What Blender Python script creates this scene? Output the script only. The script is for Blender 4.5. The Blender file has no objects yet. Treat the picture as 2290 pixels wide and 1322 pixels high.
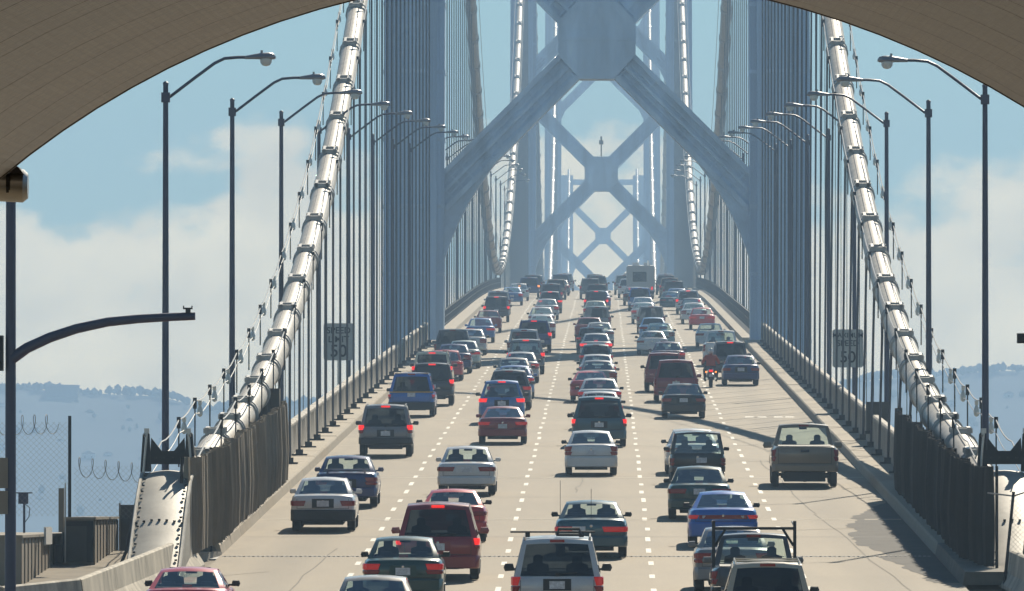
import bpy, bmesh, math, random
from mathutils import Vector, Matrix
random.seed(7)
R = math.radians
# ------------------------------------------------------------------ camera, world, sun, exposure
# camera at the origin, +Y along the bridge, +Z up, metres
F = 20000.0                      # focal length in pixels of the 2290 px wide photograph
VX, HY = 1352.0, 1130.0          # pixel column of +Y, pixel row of the horizon
scene = bpy.context.scene
col = scene.collection
cam_d = bpy.data.cameras.new('camera'); cam = bpy.data.objects.new('camera', cam_d); col.objects.link(cam)
cam_d.sensor_width = 36.0; cam_d.lens = 36.0 * F / 2290.0
cam_d.clip_start = 0.5; cam_d.clip_end = 60000
cam.rotation_euler = Vector(((1145 - VX) / F, 1.0, (HY - 661) / F)).to_track_quat('-Z', 'Y').to_euler()
scene.camera = cam
SUN = Vector((0.36, 1.35, 1.0)).normalized()
EL, AZ = math.asin(SUN.z), math.atan2(SUN.x, SUN.y)
w = bpy.data.worlds.new('World'); scene.world = w; w.use_nodes = True
nt = w.node_tree; nt.nodes.clear(); N = nt.nodes.new; L = nt.links.new
sky = N('ShaderNodeTexSky'); sky.sky_type = 'NISHITA'; sky.sun_disc = False
sky.sun_elevation = EL; sky.sun_rotation = AZ; sky.altitude = 60
sky.air_density = 1.0; sky.dust_density = 0.15; sky.ozone_density = 3.0
tc = N('ShaderNodeTexCoord')
sep = N('ShaderNodeSeparateXYZ'); L(tc.outputs['Generated'], sep.inputs[0])
mp = N('ShaderNodeMapping'); mp.inputs['Scale'].default_value = (48, 48, 75); mp.inputs['Location'].default_value = (3.35, 0, 1.7)
L(tc.outputs['Generated'], mp.inputs[0])
nz = N('ShaderNodeTexNoise'); nz.inputs['Scale'].default_value = 1.0; nz.inputs['Detail'].default_value = 7; nz.inputs['Roughness'].default_value = 0.57
L(mp.outputs[0], nz.inputs['Vector'])
m1 = N('ShaderNodeMath'); m1.operation = 'MULTIPLY_ADD'; m1.inputs[1].default_value = -75.0; m1.inputs[2].default_value = 2.72   # low bank of cloud
L(sep.outputs['Z'], m1.inputs[0])
m2 = N('ShaderNodeMath'); m2.operation = 'MULTIPLY_ADD'; m2.inputs[1].default_value = 5.2; m2.inputs[2].default_value = -2.55
L(nz.outputs[0], m2.inputs[0])
m3 = N('ShaderNodeMath'); m3.operation = 'ADD'; L(m1.outputs[0], m3.inputs[0]); L(m2.outputs[0], m3.inputs[1])
ms = N('ShaderNodeMapRange'); ms.interpolation_type = 'SMOOTHSTEP'; ms.inputs[1].default_value = -0.10; ms.inputs[2].default_value = 0.62
L(m3.outputs[0], ms.inputs[0])
mp2 = N('ShaderNodeMapping'); mp2.inputs['Scale'].default_value = (95, 95, 150); L(tc.outputs['Generated'], mp2.inputs[0])
nz2 = N('ShaderNodeTexNoise'); nz2.inputs['Detail'].default_value = 5; L(mp2.outputs[0], nz2.inputs['Vector']); nz2.inputs['Scale'].default_value = 1.0
cr = N('ShaderNodeValToRGB'); cr.color_ramp.elements[0].position = 0.3; cr.color_ramp.elements[1].position = 0.72
cr.color_ramp.elements[0].color = (10.8, 8.8, 5.2, 1); cr.color_ramp.elements[1].color = (15.0, 12.0, 6.8, 1)
L(nz2.outputs[0], cr.inputs[0])
tint = N('ShaderNodeMix'); tint.data_type = 'RGBA'; tint.blend_type = 'MULTIPLY'; tint.inputs[0].default_value = 1.0
tint.inputs[7].default_value = (0.36, 0.52, 0.54, 1); L(sky.outputs[0], tint.inputs[6])
mx = N('ShaderNodeMix'); mx.data_type = 'RGBA'
L(ms.outputs[0], mx.inputs[0]); L(tint.outputs[2], mx.inputs[6]); L(cr.outputs[0], mx.inputs[7])
bg = N('ShaderNodeBackground'); bg.inputs['Strength'].default_value = 0.078; L(mx.outputs[2], bg.inputs[0])
wo = N('ShaderNodeOutputWorld'); L(bg.outputs[0], wo.inputs[0])
sun_d = bpy.data.lights.new('sun', 'SUN'); sun_d.energy = 4.3; sun_d.angle = R(0.53); sun_d.color = (1.0, 0.89, 0.71)
sun = bpy.data.objects.new('sun', sun_d); col.objects.link(sun); sun.rotation_euler = SUN.to_track_quat('Z', 'Y').to_euler(); sun.location = (30, 60, 60)
vs = scene.view_settings; vs.view_transform = 'Standard'; vs.look = 'None'; vs.gamma = 1; vs.exposure = 0.85; vs.use_curve_mapping = False
cy = scene.cycles
cy.max_bounces = 7; cy.diffuse_bounces = 4; cy.glossy_bounces = 3; cy.transparent_max_bounces = 14; cy.volume_bounces = 1
cy.use_denoising = True; cy.caustics_reflective = False; cy.caustics_refractive = False; cy.sample_clamp_indirect = 4.0

# ------------------------------------------------------------------ layout of the place
G = 0.035                         # road grade up to the hump
def zr(d):                        # road height at distance d
    if d <= 700: return G * d - 9
    if d <= 1236: return G * d - 9 - (d - 700) ** 2 / 43530.0
    def herm(d, d0, d1, z0, z1, s0, s1):
        t = (d - d0) / (d1 - d0); h = d1 - d0
        return (2*t**3-3*t**2+1)*z0 + (t**3-2*t**2+t)*h*s0 + (-2*t**3+3*t**2)*z1 + (t**3-t**2)*h*s1
    if d <= 1940: return herm(d, 1236, 1940, 27.66, 28.9, .0104, -.008)
    if d <= 2644: return herm(d, 1940, 2644, 28.9, 13.5, -.008, -.03)
    return 13.5 - .03 * (d - 2644)
XL, XR = -9.5, 8.2                # kerb faces
XC = -0.65                        # road centre
CL, CR = -10.5, 9.6               # planes of the two main cables
TOWERS = [532.0, 1236.0, 1940.0, 2644.0]
LANES = [-7.73, -4.19, -0.65, 2.89, 6.43]
LINES = [-5.96, -2.42, 1.12, 4.66]
PANEL = 9.14
def px(x, y, s): return Vector(((x - VX) / s, F / s, (HY - y) / s))

# ------------------------------------------------------------------ materials
MATS = {}
def mat(name, color, rough=0.6, metal=0.0, noise=0.0, nscale=3.0, bump=0.0, bscale=20.0, emit=None, estr=0.0, coat=0.0, spec=0.5, stretch=(1, 1, 1)):
    if name in MATS: return MATS[name]
    m = bpy.data.materials.new(name); m.use_nodes = True; t = m.node_tree; b = t.nodes['Principled BSDF']
    b.inputs['Base Color'].default_value = (*color, 1); b.inputs['Roughness'].default_value = rough; b.inputs['Metallic'].default_value = metal
    b.inputs['Coat Weight'].default_value = coat; b.inputs['Specular IOR Level'].default_value = spec
    if emit: b.inputs['Emission Color'].default_value = (*emit, 1); b.inputs['Emission Strength'].default_value = estr
    if noise or bump:
        c = t.nodes.new('ShaderNodeTexCoord'); mpp = t.nodes.new('ShaderNodeMapping'); mpp.inputs['Scale'].default_value = stretch
        t.links.new(c.outputs['Object'], mpp.inputs[0])
    if noise:
        n = t.nodes.new('ShaderNodeTexNoise'); n.inputs['Scale'].default_value = nscale; n.inputs['Detail'].default_value = 6; n.inputs['Roughness'].default_value = 0.6
        t.links.new(mpp.outputs[0], n.inputs['Vector'])
        r = t.nodes.new('ShaderNodeMapRange'); r.inputs[1].default_value = 0.3; r.inputs[2].default_value = 0.7; r.inputs[3].default_value = 1 - noise; r.inputs[4].default_value = 1 + noise
        t.links.new(n.outputs[0], r.inputs[0])
        x = t.nodes.new('ShaderNodeMix'); x.data_type = 'RGBA'; x.blend_type = 'MULTIPLY'; x.inputs[0].default_value = 1; x.inputs[6].default_value = (*color, 1)
        t.links.new(r.outputs[0], x.inputs[7]); t.links.new(x.outputs[2], b.inputs['Base Color'])
    if bump:
        n = t.nodes.new('ShaderNodeTexNoise'); n.inputs['Scale'].default_value = bscale; n.inputs['Detail'].default_value = 4
        t.links.new(mpp.outputs[0], n.inputs['Vector'])
        bp = t.nodes.new('ShaderNodeBump'); bp.inputs['Strength'].default_value = bump; bp.inputs['Distance'].default_value = 0.02
        t.links.new(n.outputs[0], bp.inputs['Height']); t.links.new(bp.outputs[0], b.inputs['Normal'])
    MATS[name] = m; return m
def glass(name, tintc, gloss=0.12):
    m = bpy.data.materials.new(name); m.use_nodes = True; t = m.node_tree; t.nodes.clear()
    tr = t.nodes.new('ShaderNodeBsdfTransparent'); tr.inputs[0].default_value = (*tintc, 1)
    gl = t.nodes.new('ShaderNodeBsdfGlossy'); gl.inputs['Roughness'].default_value = 0.03; gl.inputs[0].default_value = (.9, .95, 1, 1)
    lw = t.nodes.new('ShaderNodeLayerWeight'); lw.inputs[0].default_value = .5
    pw = t.nodes.new('ShaderNodeMath'); pw.operation = 'POWER'; pw.inputs[1].default_value = 4.0; t.links.new(lw.outputs['Facing'], pw.inputs[0])
    ad = t.nodes.new('ShaderNodeMath'); ad.operation = 'MULTIPLY_ADD'; ad.inputs[1].default_value = .55; ad.inputs[2].default_value = gloss * .5; ad.use_clamp = True; t.links.new(pw.outputs[0], ad.inputs[0])
    mi = t.nodes.new('ShaderNodeMixShader'); t.links.new(ad.outputs[0], mi.inputs[0]); t.links.new(tr.outputs[0], mi.inputs[1]); t.links.new(gl.outputs[0], mi.inputs[2])
    o = t.nodes.new('ShaderNodeOutputMaterial'); t.links.new(mi.outputs[0], o.inputs[0]); MATS[name] = m; return m
mat('steel', (.58, .70, .82), .55, .0, .30, .5, stretch=(1, 1, .22))  # tower steels: blue of haze and shade put into grey paint
mat('steel_leg', (.42, .54, .68), .55, 0, .28, .6, stretch=(3, 3, .06))
mat('steel_plate', (.48, .59, .71), .55, 0, .2, .6)
mat('cable_paint', (.45, .41, .35), .52, .0, .25, 2.2)
mat('band_paint', (.40, .39, .37), .45, .1, .2, 4)
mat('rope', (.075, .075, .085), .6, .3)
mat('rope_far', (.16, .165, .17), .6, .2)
mat('hand_rope', (.45, .44, .42), .5, .3)
mat('pole_paint', (.040, .046, .085), .45, .3, .15, 1)
mat('lamp_paint', (.22, .23, .26), .4, .4)
mat('lamp_lens', (.55, .58, .56), .2, 0, coat=.4)
mat('parapet', (.36, .33, .28), .75, 0, .22, 1.3, .3, 9)
mat('walk', (.335, .285, .215), .85, 0, .14, 1.1, .3, 12)
mat('rail_paint', (.10, .105, .11), .6, .1, .2, 2)
mat('kerb', (.25, .225, .185), .85, 0, .3, 1.6, .3, 12)
mat('marking_white', (.54, .51, .44), .6, 0, .25, 3.5)
mat('joint_light', (.33, .285, .215), .8, 0, .1, 2)
mat('joint_dark', (.05, .048, .045), .7, 0, .2, 3)
mat('kerb_shaded', (.15, .135, .11), .9, 0, .3, 2)  # kerb return, with the fence's shade put into its colour
mat('crack', (.13, .11, .085), .9)
mat('asphalt_shaded', (.060, .055, .050), .9, 0, .3, .9, .3, 20)  # patch asphalt, darkened by fence shadow painted into the colour
mat('barrier', (.40, .36, .29), .85, 0, .45, 2.4, .4, 8, stretch=(1, 1, .35))
mat('shed', (.22, .185, .14), .8, 0, .22, .8, .2, 6, stretch=(1, 1, .3))
mat('shed_roof', (.25, .215, .165), .85, 0, .3, .9)
mat('dark_metal', (.022, .022, .024), .5, .4)
mat('black_metal', (.012, .012, .014), .5, .3)
mat('door_grey', (.06, .056, .048), .7, 0, .2, 2)
mat('fabric_sunlit', (.23, .185, .13), .95, 0, .35, 1.2, .5, 25, stretch=(3, 3, .4))  # screen fabric of the left fence, sunlight put into the colour
mat('fabric_shaded', (.034, .032, .029), .95, 0, .35, 1.2, .5, 25, stretch=(3, 3, .4))  # same screen fabric on the right, shade put into the colour
mat('hood_metal', (.30, .28, .24), .6, .1, .25, 1.1, .2, 5)
mat('galvanised', (.45, .45, .44), .42, .7, .2, 3)
mat('wire', (.26, .26, .27), .7, .1)
mat('sign_face', (.42, .44, .42), .6, 0, .08, 2)
mat('sign_text', (.012, .012, .014), .6)
mat('white_board', (.7, .7, .68), .6)
mat('ground', (.20, .17, .13), .95, 0, .3, .5, .4, 8)
mat('rock', (.16, .14, .10), .95, 0, .3, .3)
mat('water', (.03, .06, .08), .15, 0, bump=.5, bscale=.2)
mat('hill', (.048, .056, .05), .95, 0, .6, .03)
mat('leaves', (.028, .042, .022), .9, 0, .4, .06)
mat('house_wall', (.62, .60, .55), .8, 0, .1, .2)
mat('house_roof', (.16, .12, .10), .85)
mat('deck_steel', (.25, .26, .27), .6)
# vehicles
mat('tyre', (.014, .014, .015), .85)
mat('rim', (.42, .42, .43), .35, .8)
mat('rim_dark', (.06, .06, .062), .5, .5)
mat('trim', (.016, .016, .018), .55)
mat('interior', (.030, .030, .033), .8)
mat('interior_tan', (.14, .115, .09), .8)
mat('plate', (.62, .63, .66), .5, 0, .3, 14)
mat('lens_red', (.26, .008, .010), .22, coat=.5)
mat('lens_lit', (.6, .02, .015), .3, emit=(1.0, .016, .014), estr=.62)
mat('lens_mid', (.42, .012, .012), .25, emit=(1.0, .016, .014), estr=.10, coat=.4)
mat('lens_amber', (.75, .22, .03), .3, emit=(1.0, .28, .04), estr=1.1)
mat('lens_clear', (.55, .50, .48), .2, coat=.4)
mat('chrome', (.65, .65, .66), .15, 1.0)
glass('glass', (.66, .80, .78), .46)
glass('glass_clear', (.88, .96, .93), .22)
glass('glass_dark', (.055, .065, .075), .12)
def paint(name, c, metal=.25, rough=.34):
    return mat('paint_' + name, tuple(min(.68, q * 1.3) for q in c), rough, .1, .04, 2.0, coat=.7)
for k, c in dict(white=(.60, .60, .57), silver=(.40, .41, .42), grey=(.15, .155, .165), charcoal=(.055, .058, .066), black=(.012, .012, .014), navy=(.012, .030, .125),
                 blue=(.010, .105, .40), steelblue=(.055, .145, .36), teal=(.012, .065, .090), green=(.008, .045, .042), red=(.46, .018, .022), maroon=(.19, .013, .020), rose=(.46, .045, .060),
                 tan=(.36, .31, .235), cream=(.56, .49, .36), taupe=(.27, .245, .22), bronze=(.17, .130, .088), purple=(.045, .026, .075), mint=(.38, .45, .42), skyblue=(.15, .28, .46)).items(): paint(k, c)

# road: concrete with tyre polish, stains, fine transverse grooves
def road_material():
    m = bpy.data.materials.new('road_concrete'); m.use_nodes = True; t = m.node_tree; b = t.nodes['Principled BSDF']; b.inputs['Roughness'].default_value = .8
    c = t.nodes.new('ShaderNodeTexCoord')
    def noise(sc, st, det=6):
        mpp = t.nodes.new('ShaderNodeMapping'); mpp.inputs['Scale'].default_value = st; t.links.new(c.outputs['Object'], mpp.inputs[0])
        n = t.nodes.new('ShaderNodeTexNoise'); n.inputs['Scale'].default_value = sc; n.inputs['Detail'].default_value = det; t.links.new(mpp.outputs[0], n.inputs['Vector']); return n
    def rng(src, a, bb, lo, hi):
        r = t.nodes.new('ShaderNodeMapRange'); r.inputs[1].default_value = a; r.inputs[2].default_value = bb; r.inputs[3].default_value = lo; r.inputs[4].default_value = hi; t.links.new(src, r.inputs[0]); return r.outputs[0]
    def mul(a, bb):
        x = t.nodes.new('ShaderNodeMath'); x.operation = 'MULTIPLY'; t.links.new(a, x.inputs[0]); t.links.new(bb, x.inputs[1]); return x.outputs[0]
    s = t.nodes.new('ShaderNodeSeparateXYZ'); t.links.new(c.outputs['Object'], s.inputs[0])
    # oil stripe along the middle of every lane
    sh = t.nodes.new('ShaderNodeMath'); sh.operation = 'MULTIPLY_ADD'; sh.inputs[1].default_value = 2 * math.pi / 3.54; sh.inputs[2].default_value = -2 * math.pi * (XC / 3.54); t.links.new(s.outputs[0], sh.inputs[0])
    co = t.nodes.new('ShaderNodeMath'); co.operation = 'COSINE'; t.links.new(sh.outputs[0], co.inputs[0])
    lane = rng(co.outputs[0], .0, 1.0, 1.05, .82)
    mb_ = t.nodes.new('ShaderNodeMapping'); mb_.inputs['Location'].default_value = (-LINES[0], -246, 0); t.links.new(c.outputs['Object'], mb_.inputs[0])
    bk = t.nodes.new('ShaderNodeTexBrick'); bk.offset = 0; bk.inputs['Scale'].default_value = 1; bk.inputs['Brick Width'].default_value = 3.54; bk.inputs['Row Height'].default_value = 36; bk.inputs['Mortar Size'].default_value = 0
    bk.inputs['Color1'].default_value = (.93, .93, .93, 1); bk.inputs['Color2'].default_value = (1.07, 1.07, 1.07, 1); t.links.new(mb_.outputs[0], bk.inputs['Vector'])
    bw = t.nodes.new('ShaderNodeRGBToBW'); t.links.new(bk.outputs[0], bw.inputs[0])
    ab = t.nodes.new('ShaderNodeMath'); ab.operation = 'ADD'; ab.inputs[1].default_value = -XC; t.links.new(s.outputs[0], ab.inputs[0])
    ab2 = t.nodes.new('ShaderNodeMath'); ab2.operation = 'ABSOLUTE'; t.links.new(ab.outputs[0], ab2.inputs[0])
    gut = rng(ab2.outputs[0], 8.1, 8.85, 1.0, .74)
    grit = rng(noise(.9, (1, .25, 1)).outputs[0], .42, .58, .80, 1.0)
    gm_ = t.nodes.new('ShaderNodeMath'); gm_.operation = 'MAXIMUM'; t.links.new(gut, gm_.inputs[0]); t.links.new(grit, gm_.inputs[1])
    lane = mul(mul(lane, bw.outputs[0]), gm_.outputs[0])
    v = mul(mul(rng(noise(.10, (1.0, .08, 1)).outputs[0], .3, .7, .86, 1.10), rng(noise(1.5, (1, .12, 1)).outputs[0], .3, .7, .93, 1.06)), mul(lane, rng(noise(.035, (2.5, 1, 1), 3).outputs[0], .35, .65, .92, 1.06)))
    x = t.nodes.new('ShaderNodeMix'); x.data_type = 'RGBA'; x.blend_type = 'MULTIPLY'; x.inputs[0].default_value = 1; x.inputs[6].default_value = (.222, .177, .118, 1)
    t.links.new(v, x.inputs[7]); t.links.new(x.outputs[2], b.inputs['Base Color'])
    n = noise(14, (1, .3, 1), 3); bp = t.nodes.new('ShaderNodeBump'); bp.inputs['Strength'].default_value = .25; bp.inputs['Distance'].default_value = .01
    t.links.new(n.outputs[0], bp.inputs['Height']); t.links.new(bp.outputs[0], b.inputs['Normal']); MATS['road'] = m
road_material()
def vault_material():
    m = bpy.data.materials.new('vault_tile'); m.use_nodes = True; t = m.node_tree; b = t.nodes['Principled BSDF']
    c = t.nodes.new('ShaderNodeTexCoord')
    br = t.nodes.new('ShaderNodeTexBrick'); br.offset = 0.0; br.inputs['Scale'].default_value = 1.0; br.inputs['Brick Width'].default_value = .22; br.inputs['Row Height'].default_value = .07
    br.inputs['Mortar Size'].default_value = .004; br.inputs['Color1'].default_value = (.122, .091, .060, 1); br.inputs['Color2'].default_value = (.060, .044, .029, 1); br.inputs['Mortar'].default_value = (.046, .036, .026, 1); br.inputs['Bias'].default_value = 0
    t.links.new(c.outputs['UV'], br.inputs['Vector'])
    n = t.nodes.new('ShaderNodeTexNoise'); n.inputs['Scale'].default_value = .35; n.inputs['Detail'].default_value = 7; mpp = t.nodes.new('ShaderNodeMapping'); mpp.inputs['Scale'].default_value = (.5, 2.2, 1)
    t.links.new(c.outputs['UV'], mpp.inputs[0]); t.links.new(mpp.outputs[0], n.inputs['Vector'])
    r = t.nodes.new('ShaderNodeMapRange'); r.inputs[1].default_value = .3; r.inputs[2].default_value = .7; r.inputs[3].default_value = .55; r.inputs[4].default_value = 1.22; t.links.new(n.outputs[0], r.inputs[0])
    x = t.nodes.new('ShaderNodeMix'); x.data_type = 'RGBA'; x.blend_type = 'MULTIPLY'; x.inputs[0].default_value = 1; t.links.new(br.outputs[0], x.inputs[6]); t.links.new(r.outputs[0], x.inputs[7])
    t.links.new(x.outputs[2], b.inputs['Base Color']); b.inputs['Roughness'].default_value = .36; b.inputs['Specular IOR Level'].default_value = .22
    # every tile sits at a slightly different tilt
    vo = t.nodes.new('ShaderNodeTexVoronoi'); vo.inputs['Scale'].default_value = 1; vo.inputs['Randomness'].default_value = 0.15; mp3 = t.nodes.new('ShaderNodeMapping'); mp3.inputs['Scale'].default_value = (3.3, 9, 1)
    t.links.new(c.outputs['UV'], mp3.inputs[0]); t.links.new(mp3.outputs[0], vo.inputs['Vector'])
    wn = t.nodes.new('ShaderNodeTexNoise'); wn.inputs['Scale'].default_value = 2.2; t.links.new(c.outputs['UV'], wn.inputs['Vector'])
    ad = t.nodes.new('ShaderNodeMath'); ad.operation = 'ADD'; t.links.new(vo.outputs['Distance'], ad.inputs[0]); t.links.new(wn.outputs[0], ad.inputs[1])
    bp = t.nodes.new('ShaderNodeBump'); bp.inputs['Strength'].default_value = .6; bp.inputs['Distance'].default_value = .025; t.links.new(ad.outputs[0], bp.inputs['Height']); t.links.new(bp.outputs[0], b.inputs['Normal'])
    MATS['vault'] = m
vault_material()

# ------------------------------------------------------------------ mesh helpers
class MB:
    def __init__(s): s.v = []; s.f = []
    def add(s, vs, fs):
        o = len(s.v); s.v += [tuple(p) for p in vs]; s.f += [tuple(i + o for i in f) for f in fs]; return s
    def box(s, x0, x1, y0, y1, z0, z1):
        return s.add([(x0,y0,z0),(x1,y0,z0),(x1,y1,z0),(x0,y1,z0),(x0,y0,z1),(x1,y0,z1),(x1,y1,z1),(x0,y1,z1)],
                     [(0,3,2,1),(4,5,6,7),(0,1,5,4),(1,2,6,5),(2,3,7,6),(3,0,4,7)])
    def prism(s, pts, axis, a, b):    # closed polygon of 2D points extruded along an axis
        n = len(pts)
        def P(p, t): return (t, p[0], p[1]) if axis == 'x' else ((p[0], t, p[1]) if axis == 'y' else (p[0], p[1], t))
        return s.add([P(p, a) for p in pts] + [P(p, b) for p in pts], [tuple(range(n))[::-1], tuple(range(n, 2*n))] + [(i, (i+1) % n, n + (i+1) % n, n + i) for i in range(n)])
    def tube(s, path, r, n=8, cap=True):
        path = [Vector(p) for p in path]; rr = r if isinstance(r, (list, tuple)) else [r] * len(path); vs = []; m = len(path)
        prev = None
        for i, p in enumerate(path):
            d = (path[min(i+1, m-1)] - path[max(i-1, 0)]).normalized()
            if prev is None:
                a = Vector((1, 0, 0)) if abs(d.x) < .9 else Vector((0, 0, 1)); a = (a - d * a.dot(d)).normalized()
            else: a = (prev - d * prev.dot(d)).normalized()
            prev = a; b = d.cross(a)
            for k in range(n):
                t = 2 * math.pi * k / n; vs.append(p + (a * math.cos(t) + b * math.sin(t)) * rr[i])
        fs = [(i*n+k, i*n+(k+1) % n, (i+1)*n+(k+1) % n, (i+1)*n+k) for i in range(m-1) for k in range(n)]
        if cap: fs += [tuple(range(n))[::-1], tuple(range((m-1)*n, m*n))]
        return s.add(vs, fs)
    def lathe(s, prof, n=16, axis='z', c=(0, 0, 0)):    # prof = (radius, along axis)
        vs = []
        for r, h in prof:
            for k in range(n):
                t = 2 * math.pi * k / n; a, b = r * math.cos(t), r * math.sin(t)
                p = (a, b, h) if axis == 'z' else ((h, a, b) if axis == 'x' else (a, h, b))
                vs.append((p[0]+c[0], p[1]+c[1], p[2]+c[2]))
        m = len(prof); fs = [(i*n+k, i*n+(k+1) % n, (i+1)*n+(k+1) % n, (i+1)*n+k) for i in range(m-1) for k in range(n)]
        fs += [tuple(range(n))[::-1], tuple(range((m-1)*n, m*n))]
        return s.add(vs, fs)
    def mesh(s, name, m, smooth=None):
        me = bpy.data.meshes.new(name); me.from_pydata(s.v, [], s.f)
        bm = bmesh.new(); bm.from_mesh(me)
        if smooth == 66: bmesh.ops.remove_doubles(bm, verts=bm.verts, dist=.0008)
        bmesh.ops.recalc_face_normals(bm, faces=bm.faces); bm.to_mesh(me); bm.free()
        me.materials.append(MATS[m] if isinstance(m, str) else m)
        if smooth:
            me.polygons.foreach_set('use_smooth', [True] * len(me.polygons)); me.set_sharp_from_angle(angle=R(smooth))
        me.update(); return me
    def build(s, name, m, parent=None, smooth=None, loc=None):
        return link(name, s.mesh(name, m, smooth), parent, loc)
def link(name, me, parent=None, loc=None):
    o = bpy.data.objects.new(name, me); col.objects.link(o)
    if parent: o.parent = parent
    if loc is not None: o.location = loc
    return o
def tag(o, label=None, cat=None, group=None, kind=None):
    if label: o['label'] = label
    if cat: o['category'] = cat
    if group: o['group'] = group
    if kind: o['kind'] = kind
    return o
def thing(name, label, cat, loc=(0, 0, 0), group=None, rz=0):
    e = bpy.data.objects.new(name, None); col.objects.link(e); e.location = loc; e.rotation_euler = (0, 0, rz); e.empty_display_size = .3
    return tag(e, label, cat, group)
def struct(o): o['kind'] = 'structure'; return o
def arr(a, b, n): return [a + (b - a) * i / n for i in range(n + 1)]
ROAD_D = arr(-80, 700, 39) + arr(700, 1240, 36)[1:] + arr(1240, 2700, 40)[1:]
def strip(pts, ds=ROAD_D):            # a cross-section (X, height above road) swept along the road
    m = MB(); n = len(pts); vs = []
    for d in ds:
        for x, h in pts: vs.append((x, d, zr(d) + h))
    m.add(vs, [(i*n+k, i*n+k+1, (i+1)*n+k+1, (i+1)*n+k) for i in range(len(ds)-1) for k in range(n-1)]); return m
def strip_closed(pts, ds):
    m = MB(); n = len(pts); vs = []
    for d in ds:
        for x, h in pts: vs.append((x, d, zr(d) + h))
    k_ = len(ds)
    m.add(vs, [(i*n+k, i*n+(k+1) % n, (i+1)*n+(k+1) % n, (i+1)*n+k) for i in range(k_-1) for k in range(n)] + [tuple(range(n))[::-1], tuple(range((k_-1)*n, k_*n))]); return m
def slope(d): return math.atan((zr(d + .5) - zr(d - .5)))

# ------------------------------------------------------------------ ground, water, road, deck
struct(MB().add([(-30000, -3000, -60), (30000, -3000, -60), (30000, 45000, -60), (-30000, 45000, -60)], [(0, 1, 2, 3)]).build('water', 'water'))
road = struct(strip([(XL - .02, 0), (XR + .02, 0)]).build('road', 'road'))
deck = struct(strip_closed([(-10.95, -.9), (9.65, -.9), (9.65, -.02), (-10.95, -.02)], [d for d in ROAD_D if d >= 220]).build('bridge_deck', 'deck_steel'))
# island ground either side of the approach, ending at the anchorage
yard = MB()
ds = arr(-80, 226, 16)
for x0, x1 in ((-60, XL - .02), (XR + .02, 60)):
    m_ = strip([(x0, -.12 if x0 > -50 else -3), (x0 + (x1-x0)*.5, -.1), (x1, -.06)], ds); yard.add(m_.v, m_.f)
yard.add([(-60, 226, zr(226)-.05), (60, 226, zr(226)-.05), (60, 232, -62), (-60, 232, -62)], [(0, 1, 2, 3)])
struct(yard.build('ground', 'ground'))
# light transverse joints and dark expansion joints, sheets 4 mm above the road
def cross_strip(d, wd, m, h=.004):
    n = 24; me = MB(); vs = []
    for i in range(n + 1):
        x = XL + .05 + (XR - XL - .1) * i / n; j = random.uniform(-.1, .1) * wd
        vs += [(x, d - wd/2 + j, zr(d) - wd/2*G + h), (x, d + wd/2 + j, zr(d) + wd/2*G + h)]
    me.add(vs, [(2*i, 2*i+2, 2*i+3, 2*i+1) for i in range(n)]); return me
for d in [246 + 36 * k for k in range(8)] + [568 + 40 * k for k in range(8)]:
    cross_strip(d, .42, 0).build('road_joint', 'joint_light', road)
for d in (233.5, 264, 300.5, 336, 371, 408, 444):
    cross_strip(d, .10, 0).build('road_joint', 'joint_dark', road)
for d, wd in ((532, 1.7), (690, 1.2)):
    cross_strip(d, wd, 0).build('expansion_joint', 'joint_dark', road)
# finger joint near the anchorage: steel teeth on a dark slot
fj = cross_strip(221, .5, 0).build('expansion_joint', 'joint_dark', road)
tooth = MB()
for i in range(150):
    x = XL + .1 + (XR - XL - .2) * i / 150; tooth.box(x, x + .06, 220.78 + (.12 if i % 2 else 0), 221.2 + (.0 if i % 2 else -.1), zr(221) + .004, zr(221) + .012)
tag(tooth.build('joint_teeth', 'galvanised', road), kind='stuff')
# lane dashes
far_dash = MB()
for li, x in enumerate(LINES):
    k = 0; d = 150.0
    while d < 900:
        ln = 2.7 * random.uniform(.65, 1.2); xx = x + random.uniform(-.03, .03)
        b0, b1 = zr(d) + .004, zr(d + ln) + .004
        vs = [(xx - .064, d, b0), (xx + .064, d, b0), (xx + .064, d + ln, b1), (xx - .064, d + ln, b1)]
        if d < 560: MB().add(vs, [(0, 1, 2, 3)]).build('lane_dash', 'marking_white', road)
        else: far_dash.add(vs, [(0, 1, 2, 3)])
        d += 7.32
tag(far_dash.build('lane_dashes', 'marking_white', road), kind='stuff')
for i, xx in enumerate((5.6, 6.1, 6.75, 7.2)):   # worn white marks in the right lane
    MB().add([(xx, 357.2, zr(357.2) + .004), (xx + .4, 357.2, zr(357.2) + .004), (xx + .36, 358.6, zr(358.6) + .004), (xx + .05, 358.6, zr(358.6) + .004)], [(0, 1, 2, 3)]).build('road_mark', 'marking_white', road)
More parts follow.
